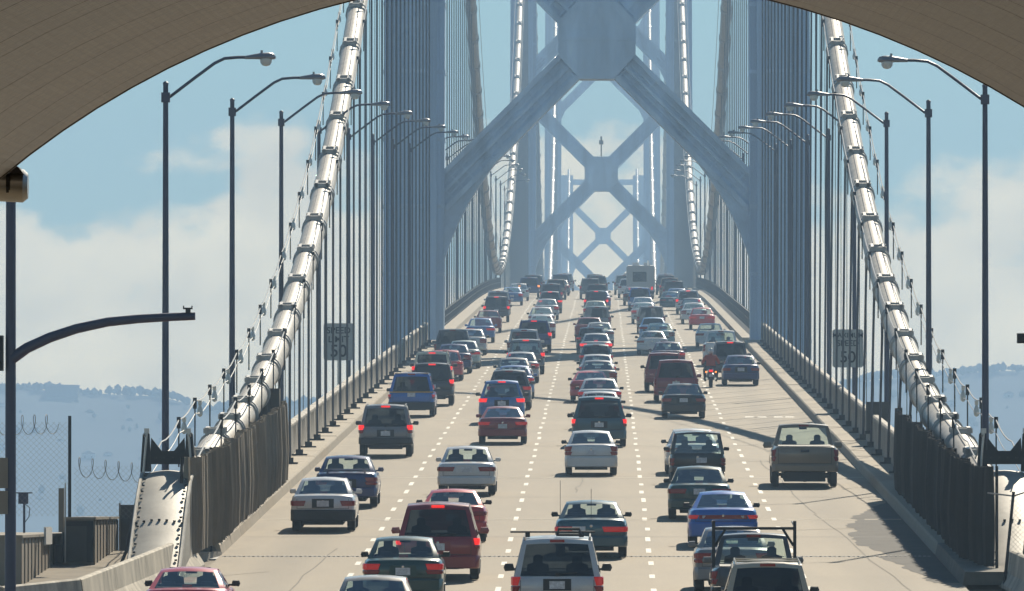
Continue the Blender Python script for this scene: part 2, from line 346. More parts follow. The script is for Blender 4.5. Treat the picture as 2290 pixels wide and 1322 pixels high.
# ragged asphalt patch by the right kerb, fence shadow mixed into its colour
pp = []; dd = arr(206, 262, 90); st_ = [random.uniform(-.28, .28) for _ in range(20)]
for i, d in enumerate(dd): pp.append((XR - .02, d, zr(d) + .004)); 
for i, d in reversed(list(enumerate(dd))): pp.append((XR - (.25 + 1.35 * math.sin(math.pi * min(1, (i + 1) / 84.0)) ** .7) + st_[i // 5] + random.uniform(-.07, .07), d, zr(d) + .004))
MB().add(pp, [tuple(range(len(pp)))]).build('shaded_asphalt_patch', 'asphalt_shaded', road)
for (x0, d0, x1, d1) in ((7.0, 196, 5.9, 250), (5.9, 250, 5.2, 300), (-7.5, 178, -6.8, 226), (2.2, 182, 6.9, 186), (-8.9, 210, -8.0, 212), (2.3, 236, 7.5, 240), (3.0, 205, 3.4, 240), (-.9, 268, -.5, 292)):
    vs = []; n = 12
    for i in range(n + 1):
        t = i / n; x = x0 + (x1-x0)*t + random.uniform(-.06, .06); d = d0 + (d1-d0)*t; q = .018 if abs(d1-d0) > 10 else 0
        vs += [(x - q, d - (.06 if not q else 0), zr(d) + .003), (x + q, d + (.06 if not q else 0), zr(d) + .003)]
    MB().add(vs, [(2*i, 2*i+2, 2*i+3, 2*i+1) for i in range(n)]).build('crack', 'crack', road)

# ------------------------------------------------------------------ sidewalks, parapets
for side, nm in ((-1, 'left'), (1, 'right')):
    xk = XL if side < 0 else XR; xo = xk + side * 1.22
    wk = bpy.data.objects.new('sidewalk', None); col.objects.link(wk); struct(wk)
    d = 222.0
    while d < 530:
        d1 = min(d + 6.1, 527); j = random.uniform(-.01, .01)
        pts = [(xk + side*.004, .0), (xk + side*(.05), .24 + j), (xk + side*.09, .29 + j), (xo, .29 + j), (xo, .0)]
        strip_closed(pts, [d + .03, d1 - .03]).build('walk_slab', 'walk', wk)
        d += 6.1
    strip_closed([(xk + side*.02, -.3), (xk + side*.16, .2), (xo - side*.05, .2), (xo - side*.05, -.3)], [222] + arr(225, 527, 20)).build('walk_bed', 'kerb', wk)
    tag(strip_closed([(xk, .0), (xk + side*.06, .27), (xo, .27), (xo, .0)], arr(537, 1236, 50)).build('walk_run', 'walk', wk), kind='stuff')
    # parapet of separate panels with a gap at every post
    par = thing('parapet', f'pale panelled parapet along the {nm} edge of the bridge deck', 'parapet', (0, 0, 0), 'bridge parapets')
    xp = CL + .02 if side < 0 else 9.30
    pan = MB(); hl = PANEL / 4 - .09
    pan.prism([(-.13, 0), (.13, 0), (.11, .95), (.13, .97), (.13, 1.05), (.08, 1.10), (-.08, 1.10), (-.13, 1.05), (-.13, .97), (-.11, .95)], 'y', -hl, hl)
    for q in (-.55, 0, .55):
        for sx in (-1, 1): pan.box(sx*.105 - .03, sx*.105 + .03, q*hl - .05, q*hl + .05, .02, .94)
    pm = pan.mesh('parapet_panel', 'parapet', 30)
    rl = MB(); hl2 = PANEL / 4
    for zz in (.08, .55, .98): rl.box(-.035, .035, -hl2 + .01, hl2 - .01, zz, zz + .07)
    for q in arr(-hl2 + .12, hl2 - .12, 7): rl.box(-.025, .025, q - .03, q + .03, -.02, .98)
    rl.box(-.07, .07, -hl2, -hl2 + .14, -.05, 1.08); rm_ = rl.mesh('railing_panel', 'rail_paint')
    d = 262.0 if side < 0 else 262.0
    while d < 905:
        if not 524 < d < 540:
            o = link('parapet_panel' if d < 532 else 'railing_panel', pm if d < 532 else rm_, par, (xp, d, zr(d) + .26)); o.rotation_euler = (slope(d), 0, 0)
        d += PANEL / 2
# kerb return at the right anchorage and left end
strip_closed([(XR, 0), (XR + .06, .30), (XR + 1.4, .30), (XR + 1.4, 0)], [205, 222]).build('kerb_return', 'kerb_shaded', None)
bpy.data.objects['kerb_return']['kind'] = 'structure'
MB().prism([(XL, 222), (XL - .9, 214), (XL - 1.2, 214), (XL - 1.2, 222)], 'z', zr(218) - .3, zr(218) + .22).build('kerb_ramp', 'kerb')['kind'] = 'structure'

# ------------------------------------------------------------------ towers
def leg_mesh(z0, z1, side, top_in=.55):
    # cruciform cellular shaft, battered inwards, with vertical ribs
    half, dep = 1.8, 2.6
    prof = []
    for sx, sy in ((-1, -1), (1, -1), (1, 1), (-1, 1)): pass
    a = [(-1.8, -1.5), (-1.35, -1.5), (-1.35, -2.2), (-.75, -2.2), (-.75, -2.6), (.75, -2.6), (.75, -2.2), (1.35, -2.2), (1.35, -1.5), (1.8, -1.5)]
    prof = a + [(x, -y) for x, y in reversed(a)]
    m = MB(); n = len(prof)
    vs = [(x, y, z0) for x, y in prof] + [(x - side * top_in, y, z1) for x, y in prof]
    m.add(vs, [tuple(range(n))[::-1], tuple(range(n, 2*n))] + [(i, (i+1) % n, n + (i+1) % n, n + i) for i in range(n)])
    return m
def arm(m, p, q, wd, dep, fl=.12):      # box girder between two points of the x-z plane, with proud edge flanges
    p, q = Vector((p[0], 0, p[1])), Vector((q[0], 0, q[1])); d = (q - p).normalized(); nrm = Vector((-d.z, 0, d.x))
    def bar(c0, c1, hw, hd):
        vs = []
        for c in (p, q):
            for a, b in ((c0, -hd), (c1, -hd), (c1, hd), (c0, hd)): vs.append(c + nrm * a + Vector((0, b, 0)))
        m.add(vs, [(0, 1, 2, 3), (7, 6, 5, 4), (0, 4, 5, 1), (1, 5, 6, 2), (2, 6, 7, 3), (3, 7, 4, 0)])
    bar(-wd/2 + .02, wd/2 - .02, 0, dep/2 - .26)
    bar(-wd/2, -wd/2 + .3, 0, dep/2); bar(wd/2 - .3, wd/2, 0, dep/2); bar(-.09, .09, 0, dep/2 - .05)
    for qq in (-.36, .36): bar(qq - .05, qq + .05, 0, dep/2 - .16)
    ln = (q - p).length; k = int(ln / .8)
    for i in range(1, k):
        c = p + d * (ln * i / k)
        for sgn in (-1, 1):
            vs = []
            for a, b in ((-wd/2 + .3, -.05), (wd/2 - .3, -.05), (wd/2 - .3, .05), (-wd/2 + .3, .05)):
                for yy in (dep/2 - .28, dep/2 - .10): vs.append(c + nrm * a + d * b + Vector((0, sgn * yy, 0)))
            m.add(vs, [(0, 2, 4, 6), (1, 7, 5, 3), (0, 1, 3, 2), (2, 3, 5, 4), (4, 5, 7, 6), (6, 7, 1, 0)])
T_LABEL = ['nearest grey steel bridge tower with broad X bracing over the road', 'second grey bridge tower, its X bracing framed by the nearest tower',
           'third hazy bridge tower with slim legs behind the second tower', 'farthest hazy bridge tower with a flat top strut, small X showing']
TX = -.45
for ti, d in enumerate(TOWERS):
    z = zr(d); top = 84.0
    t = thing('bridge_tower', T_LABEL[ti], 'bridge tower', (TX, d, z), 'bridge towers')
    for sd in (-1, 1):
        leg = leg_mesh(-60 - z, top, sd).build('tower_leg', 'steel_leg', t, None, (sd * 11.15, 0, 0))
        if ti < 2:
            rib = MB()
            for zz in arr(-8, 80, 22):
                off = -sd * .55 * (zz + 60 + z) / (top + 60 + z)
                rib.box(-1.84 + off, 1.84 + off, -1.53, 1.53, zz, zz + .22); rib.box(-.79 + off, .79 + off, -2.64, 2.64, zz + .003, zz + .217)
            rib.build('splice_plate', 'steel_plate', leg)
    for hi, hz in enumerate((18.1, 42.1, 66.1)):
        xl = 9.6
        for sx in (-1, 1):
            for sz in (-1, 1):
                am = MB(); arm(am, (sx * 1.2, hz + sz * 1.2), (sx * xl, hz + sz * xl), 1.9, 2.2); am.build('brace_arm', 'steel', t)
                gm = MB(); pts = []
                x0 = xl - .12
                if sz < 0 and hi == 0:      # long curved bracket below the arm
                    pts = [(x0, hz - 8.3)] + [(x0, hz - 14.6)] + [((1-a)**2 * 5.4 + 2*a*(1-a) * 8.6 + a*a * (x0 - .05), hz - ((1-a)**2 * 6.6 + 2*a*(1-a) * 10.4 + a*a * 14.5)) for a in arr(1, 0, 12)]
                else:
                    pts = [(x0 - 1.9, hz + sz*7.9), (x0, hz + sz*7.9), (x0, hz + sz*11.6), (x0 - .5, hz + sz*11.4), (x0 - 1.3, hz + sz*9.7)]
                gm.prism([(sx * a, b) for a, b in pts], 'y', -.9, .9); gm.build('gusset', 'steel_plate', t)
        hm = MB(); c = 2.3
        hm.prism([(-c, hz - 1.0), (-1.0, hz - 2.4), (1.0, hz - 2.4), (c, hz - 1.0), (c, hz + 1.0), (1.0, hz + 2.4), (-1.0, hz + 2.4), (-c, hz + 1.0)], 'y', -1.25, 1.25)
        hm.box(-2.1, 2.1, -1.32, 1.32, hz - .12, hz + .12); hm.box(-.12, .12, -1.30, 1.30, hz - 2.2, hz + 2.2)
        for qx in (-1.1, 1.1): hm.box(qx - .06, qx + .06, -1.29, 1.29, hz - 1.9, hz + 1.9)
        hm.build('brace_hub', 'steel', t)
    st = MB(); st.box(-9.3, 9.3, -1, 1, 81.2, 82.8); st.build('top_strut', 'steel', t)
    if ti == 1:
        b = MB(); b.tube([(0, -.6, 20.4), (0, -.6, 22.4)], .09, 6); b.box(-.3, .3, -.8, -.4, 22.2, 22.75); b.box(-.12, .12, -.75, -.45, 22.75, 23.3); b.build('beacon', 'dark_metal', t)

# ------------------------------------------------------------------ main cables with bands and suspenders
def h_side(d):
    u = d - 240.0
    if u < 0: return 2.1 + .035 * u
    h = 2.1 + .0092 * u + 6.9e-4 * u * u
    if u > 150: h += 18.5 * ((u - 150) / 142.0) ** 2
    return h
def h_main(d): return 2.0 + 6.75e-4 * (d - 884.0) ** 2
def h_far(d): return 2.0 + 6.75e-4 * (d - 1588.0) ** 2
def h_far2(d): return 2.0 + 6.75e-4 * (d - 2292.0) ** 2
band = MB()
band.lathe([(.37, -.42), (.46, -.42), (.46, -.34), (.425, -.32), (.425, .32), (.46, .34), (.46, .42), (.37, .42)], 18, 'y')
for sx in (-1, 1): band.box(sx*.20 - .05, sx*.20 + .05, -.46, .46, .38, .56)
band.box(-.30, .30, -.46, -.36, .40, .54); band.box(-.30, .30, .36, .46, .40, .54)
band_me = band.mesh('cable_band', 'band_paint', 35)
rope = MB()
ROPES = {}
for sd_ in (-1, 1):
    rope = MB(); rope.tube([(-sd_*(.40 if sd_ < 0 else .52), 0, 0), (-sd_*.40, 0, 1)], .042, 6); rope.tube([(sd_*.40, 0, 0), (sd_*.40, 0, 1)], .016, 5); ROPES[sd_] = rope.mesh('suspender', 'rope')
rope2 = MB()
rope2.tube([(0, 0, 0), (0, 0, 1)], .045, 5)
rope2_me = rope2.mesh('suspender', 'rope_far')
bpl = MB(); bpl.box(-.26, .26, -.26, .26, 0, .05); bpl.box(-.12, .12, -.12, .12, .05, .2); bpl_me = bpl.mesh('base_plate', 'dark_metal')
stm = MB(); stm.tube([(0, 0, 0), (0, 0, 1.25)], .022, 5); stm.box(-.05, .05, -.05, .05, 1.0, 1.3); stm_me = stm.mesh('stanchion', 'dark_metal')
blb = MB(); blb.lathe([(.03, .12), (.06, .05), (.085, -.05), (.07, -.16), (.02, -.2)], 8); blb.box(-.05, .05, -.05, .05, .12, .24); blb_me = blb.mesh('bulb', 'lamp_lens', 40)
for sd, xc, nm in ((-1, CL, 'left'), (1, CR, 'right')):
    # side span rising from the anchorage to the nearest tower
    t = thing('suspension_cable', f'thick pale banded main cable rising on the {nm} from the anchorage fence', 'bridge cable', (xc, 216, zr(216)), 'main cables rising from the anchorage')
    def P(x, d, z): return Vector((x, d - 216, z - zr(216)))
    path = [P(0, d, zr(d) + h_side(d)) for d in arr(216, 532, 80)]
    MB().tube(path, .40, 18).build('cable', 'cable_paint', t, 40)
    wr_ = MB()      # seam line along the top of the wrapping
    for q in (-.11, .13): wr_.tube([p + Vector((q, 0, .388)) for p in path], .016, 4)
    wr_.build('wrap_seam', 'rope', t)
    d = 232.0; k = 0; posts = []
    while d < 530:
        z = zr(d) + h_side(d); sl = math.atan((zr(d+1) + h_side(d+1) - zr(d-1) - h_side(d-1)) / 2)
        o = link('cable_band', band_me, t, P(0, d, z)); o.rotation_euler = (sl, 0, 0)
        for q in (-.55, .55):
            link('stanchion', stm_me, t, P(q, d, z + .05))
        if k < 22:
            link('bulb', blb_me, t, P(sd * .55, d + 3, zr(d+3) + h_side(d+3) + .92))
        if d > 258 and d < 524:
            o = link('suspender', ROPES[sd], t, P(0, d, zr(d) + .3)); o.scale = (1, 1, h_side(d) - .3)
            link('base_plate', bpl_me, t, P(-sd * (.40 if sd < 0 else .52), d, zr(d) + .29))
        d += PANEL; k += 1
    for q in (-.55, .55):
        hp = []
        for i in range(int((530 - 216) / 2.3)):
            dd_ = 216 + i * 2.3; ph = ((dd_ - 232) % PANEL) / PANEL; hp.append(P(q, dd_, zr(dd_) + h_side(dd_) + 1.28 - .12 * 4 * ph * (1 - ph)))
        hp[0] = P(q, 214.5, zr(214.5) + 3.2)
        MB().tube(hp, .020, 5).build('hand_rope', 'hand_rope', t)
        if q * sd > 0: MB().tube([p + Vector((0, 0, -.35)) for p in hp[1:]], .014, 4).build('lamp_wire', 'hand_rope', t)
    # main span beyond the tower
    t = thing('suspension_cable', f'main cable on the {nm} sagging behind the nearest tower to the second tower', 'bridge cable', (xc, 532, zr(532)), 'main cables of the first long span')
    def Q(x, d, z): return Vector((x, d - 532, z - zr(532)))
    MB().tube([Q(0, d, zr(d) + h_main(d)) for d in arr(532, 1236, 90)], .40, 12).build('cable', 'cable_paint', t, 40)
    for q in (-.55, .55): MB().tube([Q(q, d, zr(d) + h_main(d) + 1.2) for d in arr(532, 1236, 90)], .022, 4).build('hand_rope', 'hand_rope', t)
    d = 541.0
    while d < 1230:
        z = zr(d) + h_main(d); sl = math.atan((zr(d+1) + h_main(d+1) - zr(d-1) - h_main(d-1)) / 2)
        o = link('cable_band', band_me, t, Q(0, d, z)); o.rotation_euler = (sl, 0, 0)
        if h_main(d) > 2.6:
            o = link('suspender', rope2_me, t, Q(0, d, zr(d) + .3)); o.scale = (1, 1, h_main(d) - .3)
        d += PANEL
    # spans too far to pick the bands apart
    for (d0, d1, hf, lab) in ((1236, 1940, h_far, 'far'), (1940, 2644, h_far2, 'farthest')):
        t = thing('suspension_cable', f'{lab} pale main cable on the {nm}, a thin bright line between hazy towers', 'bridge cable', (xc, d0, zr(d0)), 'far main cables')
        MB().tube([(0, d - d0, zr(d) + hf(d) - zr(d0)) for d in arr(d0, d1, 70)], .42, 10).build('cable', 'cable_paint', t, 40)
        m = MB(); mb = MB(); d = d0 + 9.0
        while d < d1 - 5:
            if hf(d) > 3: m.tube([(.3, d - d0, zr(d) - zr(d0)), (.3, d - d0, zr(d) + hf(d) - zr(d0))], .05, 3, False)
            z = zr(d) + hf(d) - zr(d0); sl = (zr(d+1)+hf(d+1)-zr(d-1)-hf(d-1))/2
            mb.tube([(0, d - d0 - .5, z - .5*sl), (0, d - d0 + .5, z + .5*sl)], .52, 8); d += PANEL
        tag(m.build('suspenders', 'rope_far', t), kind='stuff'); tag(mb.build('cable_bands', 'band_paint', t), kind='stuff')

# ------------------------------------------------------------------ tunnel vault over the camera's end of the road
TV = thing('tunnel_vault', 'brown tiled tunnel vault arching across the top of the view', 'tunnel', (-.52, 107, zr(107) + 1.11))
RV = 10.5
def ring(d0, d1, r0, r1, n=72):
    m = MB(); vs = []; uv = []
    A = arr(-6, 186, n)
    for d in (d0, d1):
        zz = zr(d) + 1.11 - (zr(107) + 1.11)
        for r in (r0, r1):
            for a in A: vs.append((r * math.cos(R(a)), d - 107, zz + r * math.sin(R(a))))
    k = n + 1; fs = []
    for i in range(n):
        fs += [(i, i+1, 2*k+i+1, 2*k+i), (k+i, 3*k+i, 3*k+i+1, k+i+1), (i, k+i, k+i+1, i+1), (2*k+i, 2*k+i+1, 3*k+i+1, 3*k+i)]
    m.add(vs, fs); me = m.mesh('vault_ring', 'vault', 30)
    ul = me.uv_layers.new(name='uv')
    for lp in me.loops:
        v = me.vertices[lp.vertex_index].co; ul.data[lp.index].uv = (v.y, math.atan2(v.z, v.x) * RV)
    return me
d = 107.0; i = 0
while d > -70:
    ln = (2.6, 5.2, 5.2, 4.4, 6.0)[i % 5]
    link('vault_ring', ring(d - ln + .05, d, RV, RV + .7), TV)
    link('vault_joint', ring(d - ln, d - ln + .05, RV + .05, RV + .7), TV)
    d -= ln; i += 1
# edge lip at the portal
link('portal_lip', ring(107.01, 107.12, RV - .012, RV + .9), TV)
# steel luminaire casing hanging at the left springing of the vault
fx = thing('tunnel_luminaire', 'shiny steel tube casing under the vault edge at the far left', 'lamp', tuple(px(18, 412, 185)))
m = MB(); m.tube([(-2.2, 0, .12), (-.2, 0, 0), (.18, 0, -.02), (.235, 0, -.02)], [.2, .2, .2, .15], 20); m.build('casing', 'galvanised', fx, 40)
m = MB()
for q in (-1.5, -.7, -.02): m.tube([(q, -.0, .02 - q*.06), (q + .05, 0, .02 - q*.06)], .215, 20)
m.build('clamp_band', 'dark_metal', fx)
m = MB(); m.prism([(-2.2, .34), (-.1, .14), (.2, .12), (.14, .2), (-.1, .30), (-.8, .50), (-2.2, .95)], 'y', -.35, .25); m.build('bracket', 'dark_metal', fx)

# ------------------------------------------------------------------ street lamps
ORD = ['nearest', 'second', 'third', 'fourth', 'fifth', 'sixth', 'seventh', 'eighth', 'ninth', 'tenth', 'eleventh', 'twelfth', 'thirteenth', 'fourteenth', 'fifteenth', 'sixteenth', 'seventeenth', 'eighteenth', 'nineteenth', 'twentieth', 'twenty-first', 'twenty-second', 'twenty-third', 'twenty-fourth', 'twenty-fifth', 'twenty-sixth']
def lamp_meshes(sd):       # arm reaches towards the road (direction -sd)
    o = -sd
    p = MB(); p.tube([(0, 0, -1.2), (0, 0, 4), (0, 0, 11.75)], [.10, .09, .066], 10); p.box(-.14, .14, -.14, .14, -1.25, -1.1); p.lathe([(.07, 11.74), (.075, 11.80), (.03, 11.84)], 8)
    a = MB(); a.tube([(0, 0, 11.42), (o*.12, 0, 11.45), (o*.75, 0, 11.93), (o*1.25, 0, 12.3), (o*1.5, 0, 12.42), (o*1.85, 0, 12.45), (o*2.15, 0, 12.45)], .042, 7); a.box(-.11, .11, -.1, .1, 11.3, 11.55)
    h = MB(); vs = []
    for t, hw, zt, zb in ((0, .05, .04, -.05), (.18, .09, .075, -.05), (.42, .16, .12, -.055), (.62, .17, .13, -.06), (.74, .12, .10, -.055), (.79, .05, .03, -.03)):
        for k in range(10):
            an = 2*math.pi*k/10; vs.append((o*(2.02 + t), hw*math.cos(an), 12.45 + (zt if math.sin(an) > 0 else -zb) * math.sin(an)))
    h.add(vs, [(i*10+k, i*10+(k+1) % 10, (i+1)*10+(k+1) % 10, (i+1)*10+k) for i in range(5) for k in range(10)] + [tuple(range(10)), tuple(range(50, 60))])
    h.box(o*2.45 - .03, o*2.45 + .03, -.03, .03, 12.56, 12.63)
    l = MB(); l.lathe([(.03, -.19), (.10, -.17), (.145, -.10), (.155, -.03), (.15, 0)], 12, 'z', (o*2.56, 0, 12.415))
    return [('pole', p.mesh('pole', 'pole_paint', 40)), ('arm', a.mesh('arm', 'pole_paint', 40)), ('lamp_head', h.mesh('lamp_head', 'lamp_paint', 40)), ('lens', l.mesh('lens', 'lamp_lens', 40))]
for sd, xp, d0, nm in ((-1, -11.2, 228.0, 'left'), (1, 9.95, 193.0, 'right')):
    ms_ = lamp_meshes(sd)
    for k in range(20):
        d = d0 + 40.8 * k
        if abs(d - 532) < 6: d += 8
        t = thing('street_lamp', f'cobra-head street lamp on a slim pole, {ORD[k]} on the {nm} side', 'street lamp', (xp, d, zr(d) - (.35 if k == 0 and sd > 0 else 0)), f'street lamps along the {nm} side')
        for n_, me in ms_: link(n_, me, t)

# ------------------------------------------------------------------ speed signs
def text_mesh(txt, size, m):
    c = bpy.data.curves.new('lettering', 'FONT'); c.body = txt; c.size = size; c.align_x = 'CENTER'; c.align_y = 'CENTER'; c.extrude = .004; c.offset = size * .012
    o = bpy.data.objects.new('lettering_tmp', c); col.objects.link(o); dg = bpy.context.evaluated_depsgraph_get()
    me = bpy.data.meshes.new_from_object(o.evaluated_get(dg)); bpy.data.objects.remove(o); me.materials.clear(); me.materials.append(MATS[m]); me.name = 'lettering'; return me
def speed_sign(x, y0, y1, x0, x1, s, words, label):
    c = px(x, (y0 + y1) / 2, s); wd, ht = (x1 - x0) / s, (y1 - y0) / s; zb = zr(c.y) - c.z
    t = thing('speed_sign', label, 'sign', (c.x, c.y, zr(c.y)), 'speed limit signs')
    b = MB(); r = .06
    b.prism([(-wd/2 + r, -ht/2), (wd/2 - r, -ht/2), (wd/2, -ht/2 + r), (wd/2, ht/2 - r), (wd/2 - r, ht/2), (-wd/2 + r, ht/2), (-wd/2, ht/2 - r), (-wd/2, -ht/2 + r)], 'y', 0, .012)
    b.build('panel', 'sign_face', t, None, (0, 0, -zb))
    for (tx, sz, zz) in words:
        o = link('lettering', text_mesh(tx, sz * ht, 'sign_text'), t, (0, -.010, -zb + zz * ht)); o.rotation_euler = (R(90), 0, 0)
    p = MB(); p.box(-.05, .05, .02, .10, -.9, -zb + ht * .45); p.build('post', 'galvanised', t)
speed_sign(757, 723, 806, 723, 790, 55.5, [('SPEED', .24, .30), ('LIMIT', .24, .06), ('50', .46, -.26)], 'grey SPEED LIMIT 50 sign behind the left suspender ropes')
speed_sign(1896, 737, 822, 1862, 1931, 56.5, [('MAXIMUM', .175, .34), ('SPEED', .215, .13), ('50', .42, -.24)], 'grey MAXIMUM SPEED 50 sign behind the right suspender ropes')

# ------------------------------------------------------------------ anchorage: fences, cable hoods, barriers, sheds
def fabric_fence(pts, hgt, label, slack):
    t = thing('screen_fence', label, 'fence', (pts[0][0], pts[0][1], zr(pts[0][1]) + .3), 'dark screen fences beside the anchorage')
    O = Vector((pts[0][0], pts[0][1], zr(pts[0][1]) + .3))
    for (x0, d0), (x1, d1) in zip(pts[:-1], pts[1:]):
        L_ = math.hypot(x1-x0, d1-d0); nseg = max(1, round(L_ / 8))
        for q in range(nseg):
            a0, a1 = q / nseg, (q + 1) / nseg; n = max(10, int(L_ / nseg / .16)); vs = []; rows = 6
            for i in range(n + 1):
                u = a0 + (a1 - a0) * i / n; x = x0 + (x1-x0)*u; d = d0 + (d1-d0)*u
                pl = random.uniform(-1, 1) * .10 + .13 * math.sin(i * 1.25) ; tp = hgt * random.uniform(.985, 1.0) - .10 * math.sin(math.pi * ((i / n) % 1.0)) * slack
                for r_ in range(rows):
                    v = r_ / (rows - 1); vs.append(Vector((x + pl * (.35 + .65 * (1 - abs(v - .4))), d, zr(d) + .3 + .02 + tp * v)) - O)
            fs = [(i*rows+r_, (i+1)*rows+r_, (i+1)*rows+r_+1, i*rows+r_+1) for i in range(n) for r_ in range(rows-1)]
            o = MB().add(vs, fs).build('fabric_panel', 'fabric_sunlit' if pts[0][0] < 0 else 'fabric_shaded', t); md = o.modifiers.new('thick', 'SOLIDIFY'); md.thickness = .012
        for q in range(nseg + 1):
            u = q / nseg; x = x0 + (x1-x0)*u; d = d0 + (d1-d0)*u; sg = 1 if x > 0 else -1
            MB().tube([Vector((x + sg*.12, d, zr(d))) - O, Vector((x + sg*.12, d, zr(d) + .3 + hgt)) - O], .035, 8).build('post', 'black_metal', t)
    return t
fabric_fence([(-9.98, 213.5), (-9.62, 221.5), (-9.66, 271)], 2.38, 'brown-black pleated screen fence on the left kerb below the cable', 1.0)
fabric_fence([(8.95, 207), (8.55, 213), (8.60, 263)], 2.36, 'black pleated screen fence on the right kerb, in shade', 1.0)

def chain_link(t, p, q, hgt, sp=.14):
    p, q = Vector(p), Vector(q); ln = (q - p).length; e = (q - p).normalized(); m = MB(); up = Vector((0, 0, 1)); nn = e.cross(up) * .005
    k = int((ln + hgt) / sp)
    for i in range(k):
        for sg in (1, -1):
            a = i * sp
            u0, v0 = (a, 0) if a <= ln else (ln, a - ln); u1, v1 = (a - hgt, hgt) if a >= hgt else (0, a)
            if sg < 0: u0, u1 = ln - u0, ln - u1
            A, B = p + e*u0 + up*v0, p + e*u1 + up*v1; w_ = (B - A).normalized().cross(nn.normalized()) * .0022
            m.add([A - w_, A + w_, B + w_, B - w_], [(0, 1, 2, 3)])
    return tag(m.build('chain_link', 'wire', t), kind='stuff')
def razor(t, p, q, r, turns):
    p, q = Vector(p), Vector(q); pts = []
    n = turns * 14
    for i in range(n + 1):
        a = 2*math.pi*i/14; c = p.lerp(q, i / n); pts.append(c + Vector((math.cos(a)*r*.3, math.cos(a)*r*.9, math.sin(a)*r)))
    MB().tube(pts, .009, 4).build('razor_coil', 'wire', t)

hood_bolt = MB(); hood_bolt.box(-.032, .032, -.022, .022, -.022, .022); hood_bolt.box(-.015, .015, -.04, .04, -.015, .015); hb_me = hood_bolt.mesh('bolt', 'dark_metal')
for sd, xc, nm in ((-1, CL, 'left'), (1, CR, 'right')):
    # curved steel hood where the cable enters the anchorage
    D0 = 215.0; O = Vector((xc, D0, zr(D0)))
    t = thing('cable_hood', f'pale curved steel cable hood with bolted flanges on the {nm}', 'cable hood', tuple(O), 'cable hoods at the anchorage')
    prof = [(0.0, 2.32), (-1.2, 2.18), (-2.6, 1.82), (-4.2, 1.25), (-5.6, .72), (-7.0, .25), (-7.4, .05)]
    for j, (lo, hi) in enumerate(((0, 3), (3, 6))):
        m = MB(); vs = []; us = arr(-1, 1, 8)
        seg = prof[lo:hi + 1]
        for (dy, h) in seg:
            for u in us: vs.append((u * (.60 + .03 * j), dy, zr(D0 + dy) - O.z + h - .10 * u * u))
        n = 9; rows = len(seg)
        fs = [(i*n+k, i*n+k+1, (i+1)*n+k+1, (i+1)*n+k) for i in range(rows-1) for k in range(n-1)]
        base = len(vs)
        for (dy, h) in seg:
            for u in (-1, 1): vs.append((u * (.60 + .03 * j), dy, zr(D0 + dy) - O.z - .05))
        for i in range(rows - 1):
            fs += [(i*n, (i+1)*n, base+2*(i+1), base+2*i), (i*n+n-1, base+2*i+1, base+2*(i+1)+1, (i+1)*n+n-1)]
        m.add(vs, fs).build('hood_plate', 'hood_metal', t, 40)
    for u in (-1, 1):
        m = MB(); m.tube([(u*.60, dy, zr(D0+dy) - O.z + h - .06) for dy, h in prof[:6]], .045, 6); m.build('flange', 'hood_metal', t)
        for i in range(14):
            q = i / 13 * 4.6; i0 = int(q); f_ = q - i0; dy = prof[i0][0]*(1-f_) + prof[i0+1][0]*f_; h = prof[i0][1]*(1-f_) + prof[i0+1][1]*f_
            link('bolt', hb_me, t, (u*.50, dy, zr(D0+dy) - O.z + h - .02))
    for i in range(7):
        u = -.9 + 1.8*i/6; link('bolt', hb_me, t, (u*.6, -4.2, zr(D0-4.2) - O.z + 1.25 - .10*u*u + .03))
    # black saddle frame that carries the hand ropes
    t = thing('rope_frame', f'black splayed steel frame holding the hand ropes above the {nm} cable hood', 'frame', tuple(O), 'black rope frames at the anchorage')
    for u in (-1, 1):
        m = MB(); m.prism([(u*.40, 2.28), (u*.66, 2.28), (u*.60, 3.18), (u*.52, 3.28), (u*.44, 3.18)], 'y', -.12, .12); m.build('frame_post', 'black_metal', t)
        m = MB(); m.tube([(u*.58, -.20, 2.2), (u*.50, -.20, 3.24)], .03, 8); m.box(u*.50 - .06, u*.50 + .06, -.24, -.1, 3.2, 3.32); m.build('pipe', 'galvanised', t)
        m = MB(); m.prism([(u*.42, 2.75), (u*.12, 2.75), (u*.18, 2.82), (u*.40, 3.10)], 'y', -.05, .05); m.build('web_plate', 'black_metal', t)
    m = MB(); m.box(-.5, .5, -.10, .10, 2.46, 2.78); m.build('cross_plate', 'black_metal', t)
    for u in (-.3, -.1, .1, .3): link('bolt', hb_me, t, (u, -.12, 2.62))
    m = MB(); m.tube([(-.62, .1, 2.3), (-1.0, .2, .4), (-1.25, .3, -.2)], .04, 6); m.build('stay', 'black_metal', t)

# concrete barriers
def barrier_mesh(ln):
    m = MB(); m.prism([(-.30, 0), (.30, 0), (.30, .08), (.14, .33), (.08, .81), (.04, .84), (-.04, .84), (-.08, .81), (-.14, .33), (-.30, .08)], 'y', -ln/2 + .015, ln/2 - .015)
    return m.mesh('jersey_barrier', 'barrier', 25)
def barrier(p, q, label):
    if p[1] > q[1]: p, q = q, p
    (x0, d0), (x1, d1) = p, q; ln = math.hypot(x1-x0, d1-d0); c = ((x0+x1)/2, (d0+d1)/2)
    o = link('jersey_barrier', barrier_mesh(ln), None, (c[0], c[1], zr(c[1]) - .06)); o.rotation_euler = (slope(c[1]), 0, math.atan2(-(x1-x0), d1-d0)); tag(o, label, 'barrier', 'concrete barriers by the anchorage')
bl = [(-9.95, 216.0), (-10.18, 209.5), (-10.5, 203.0), (-10.85, 196.5), (-11.2, 190.2), (-12.6, 186.6), (-15.0, 184.0)]
bn = ['farthest, ending against the screen fence', 'second from the screen fence', 'third from the screen fence', 'fourth from the screen fence', 'fifth from the screen fence at the bend', 'last one at the bottom left corner']
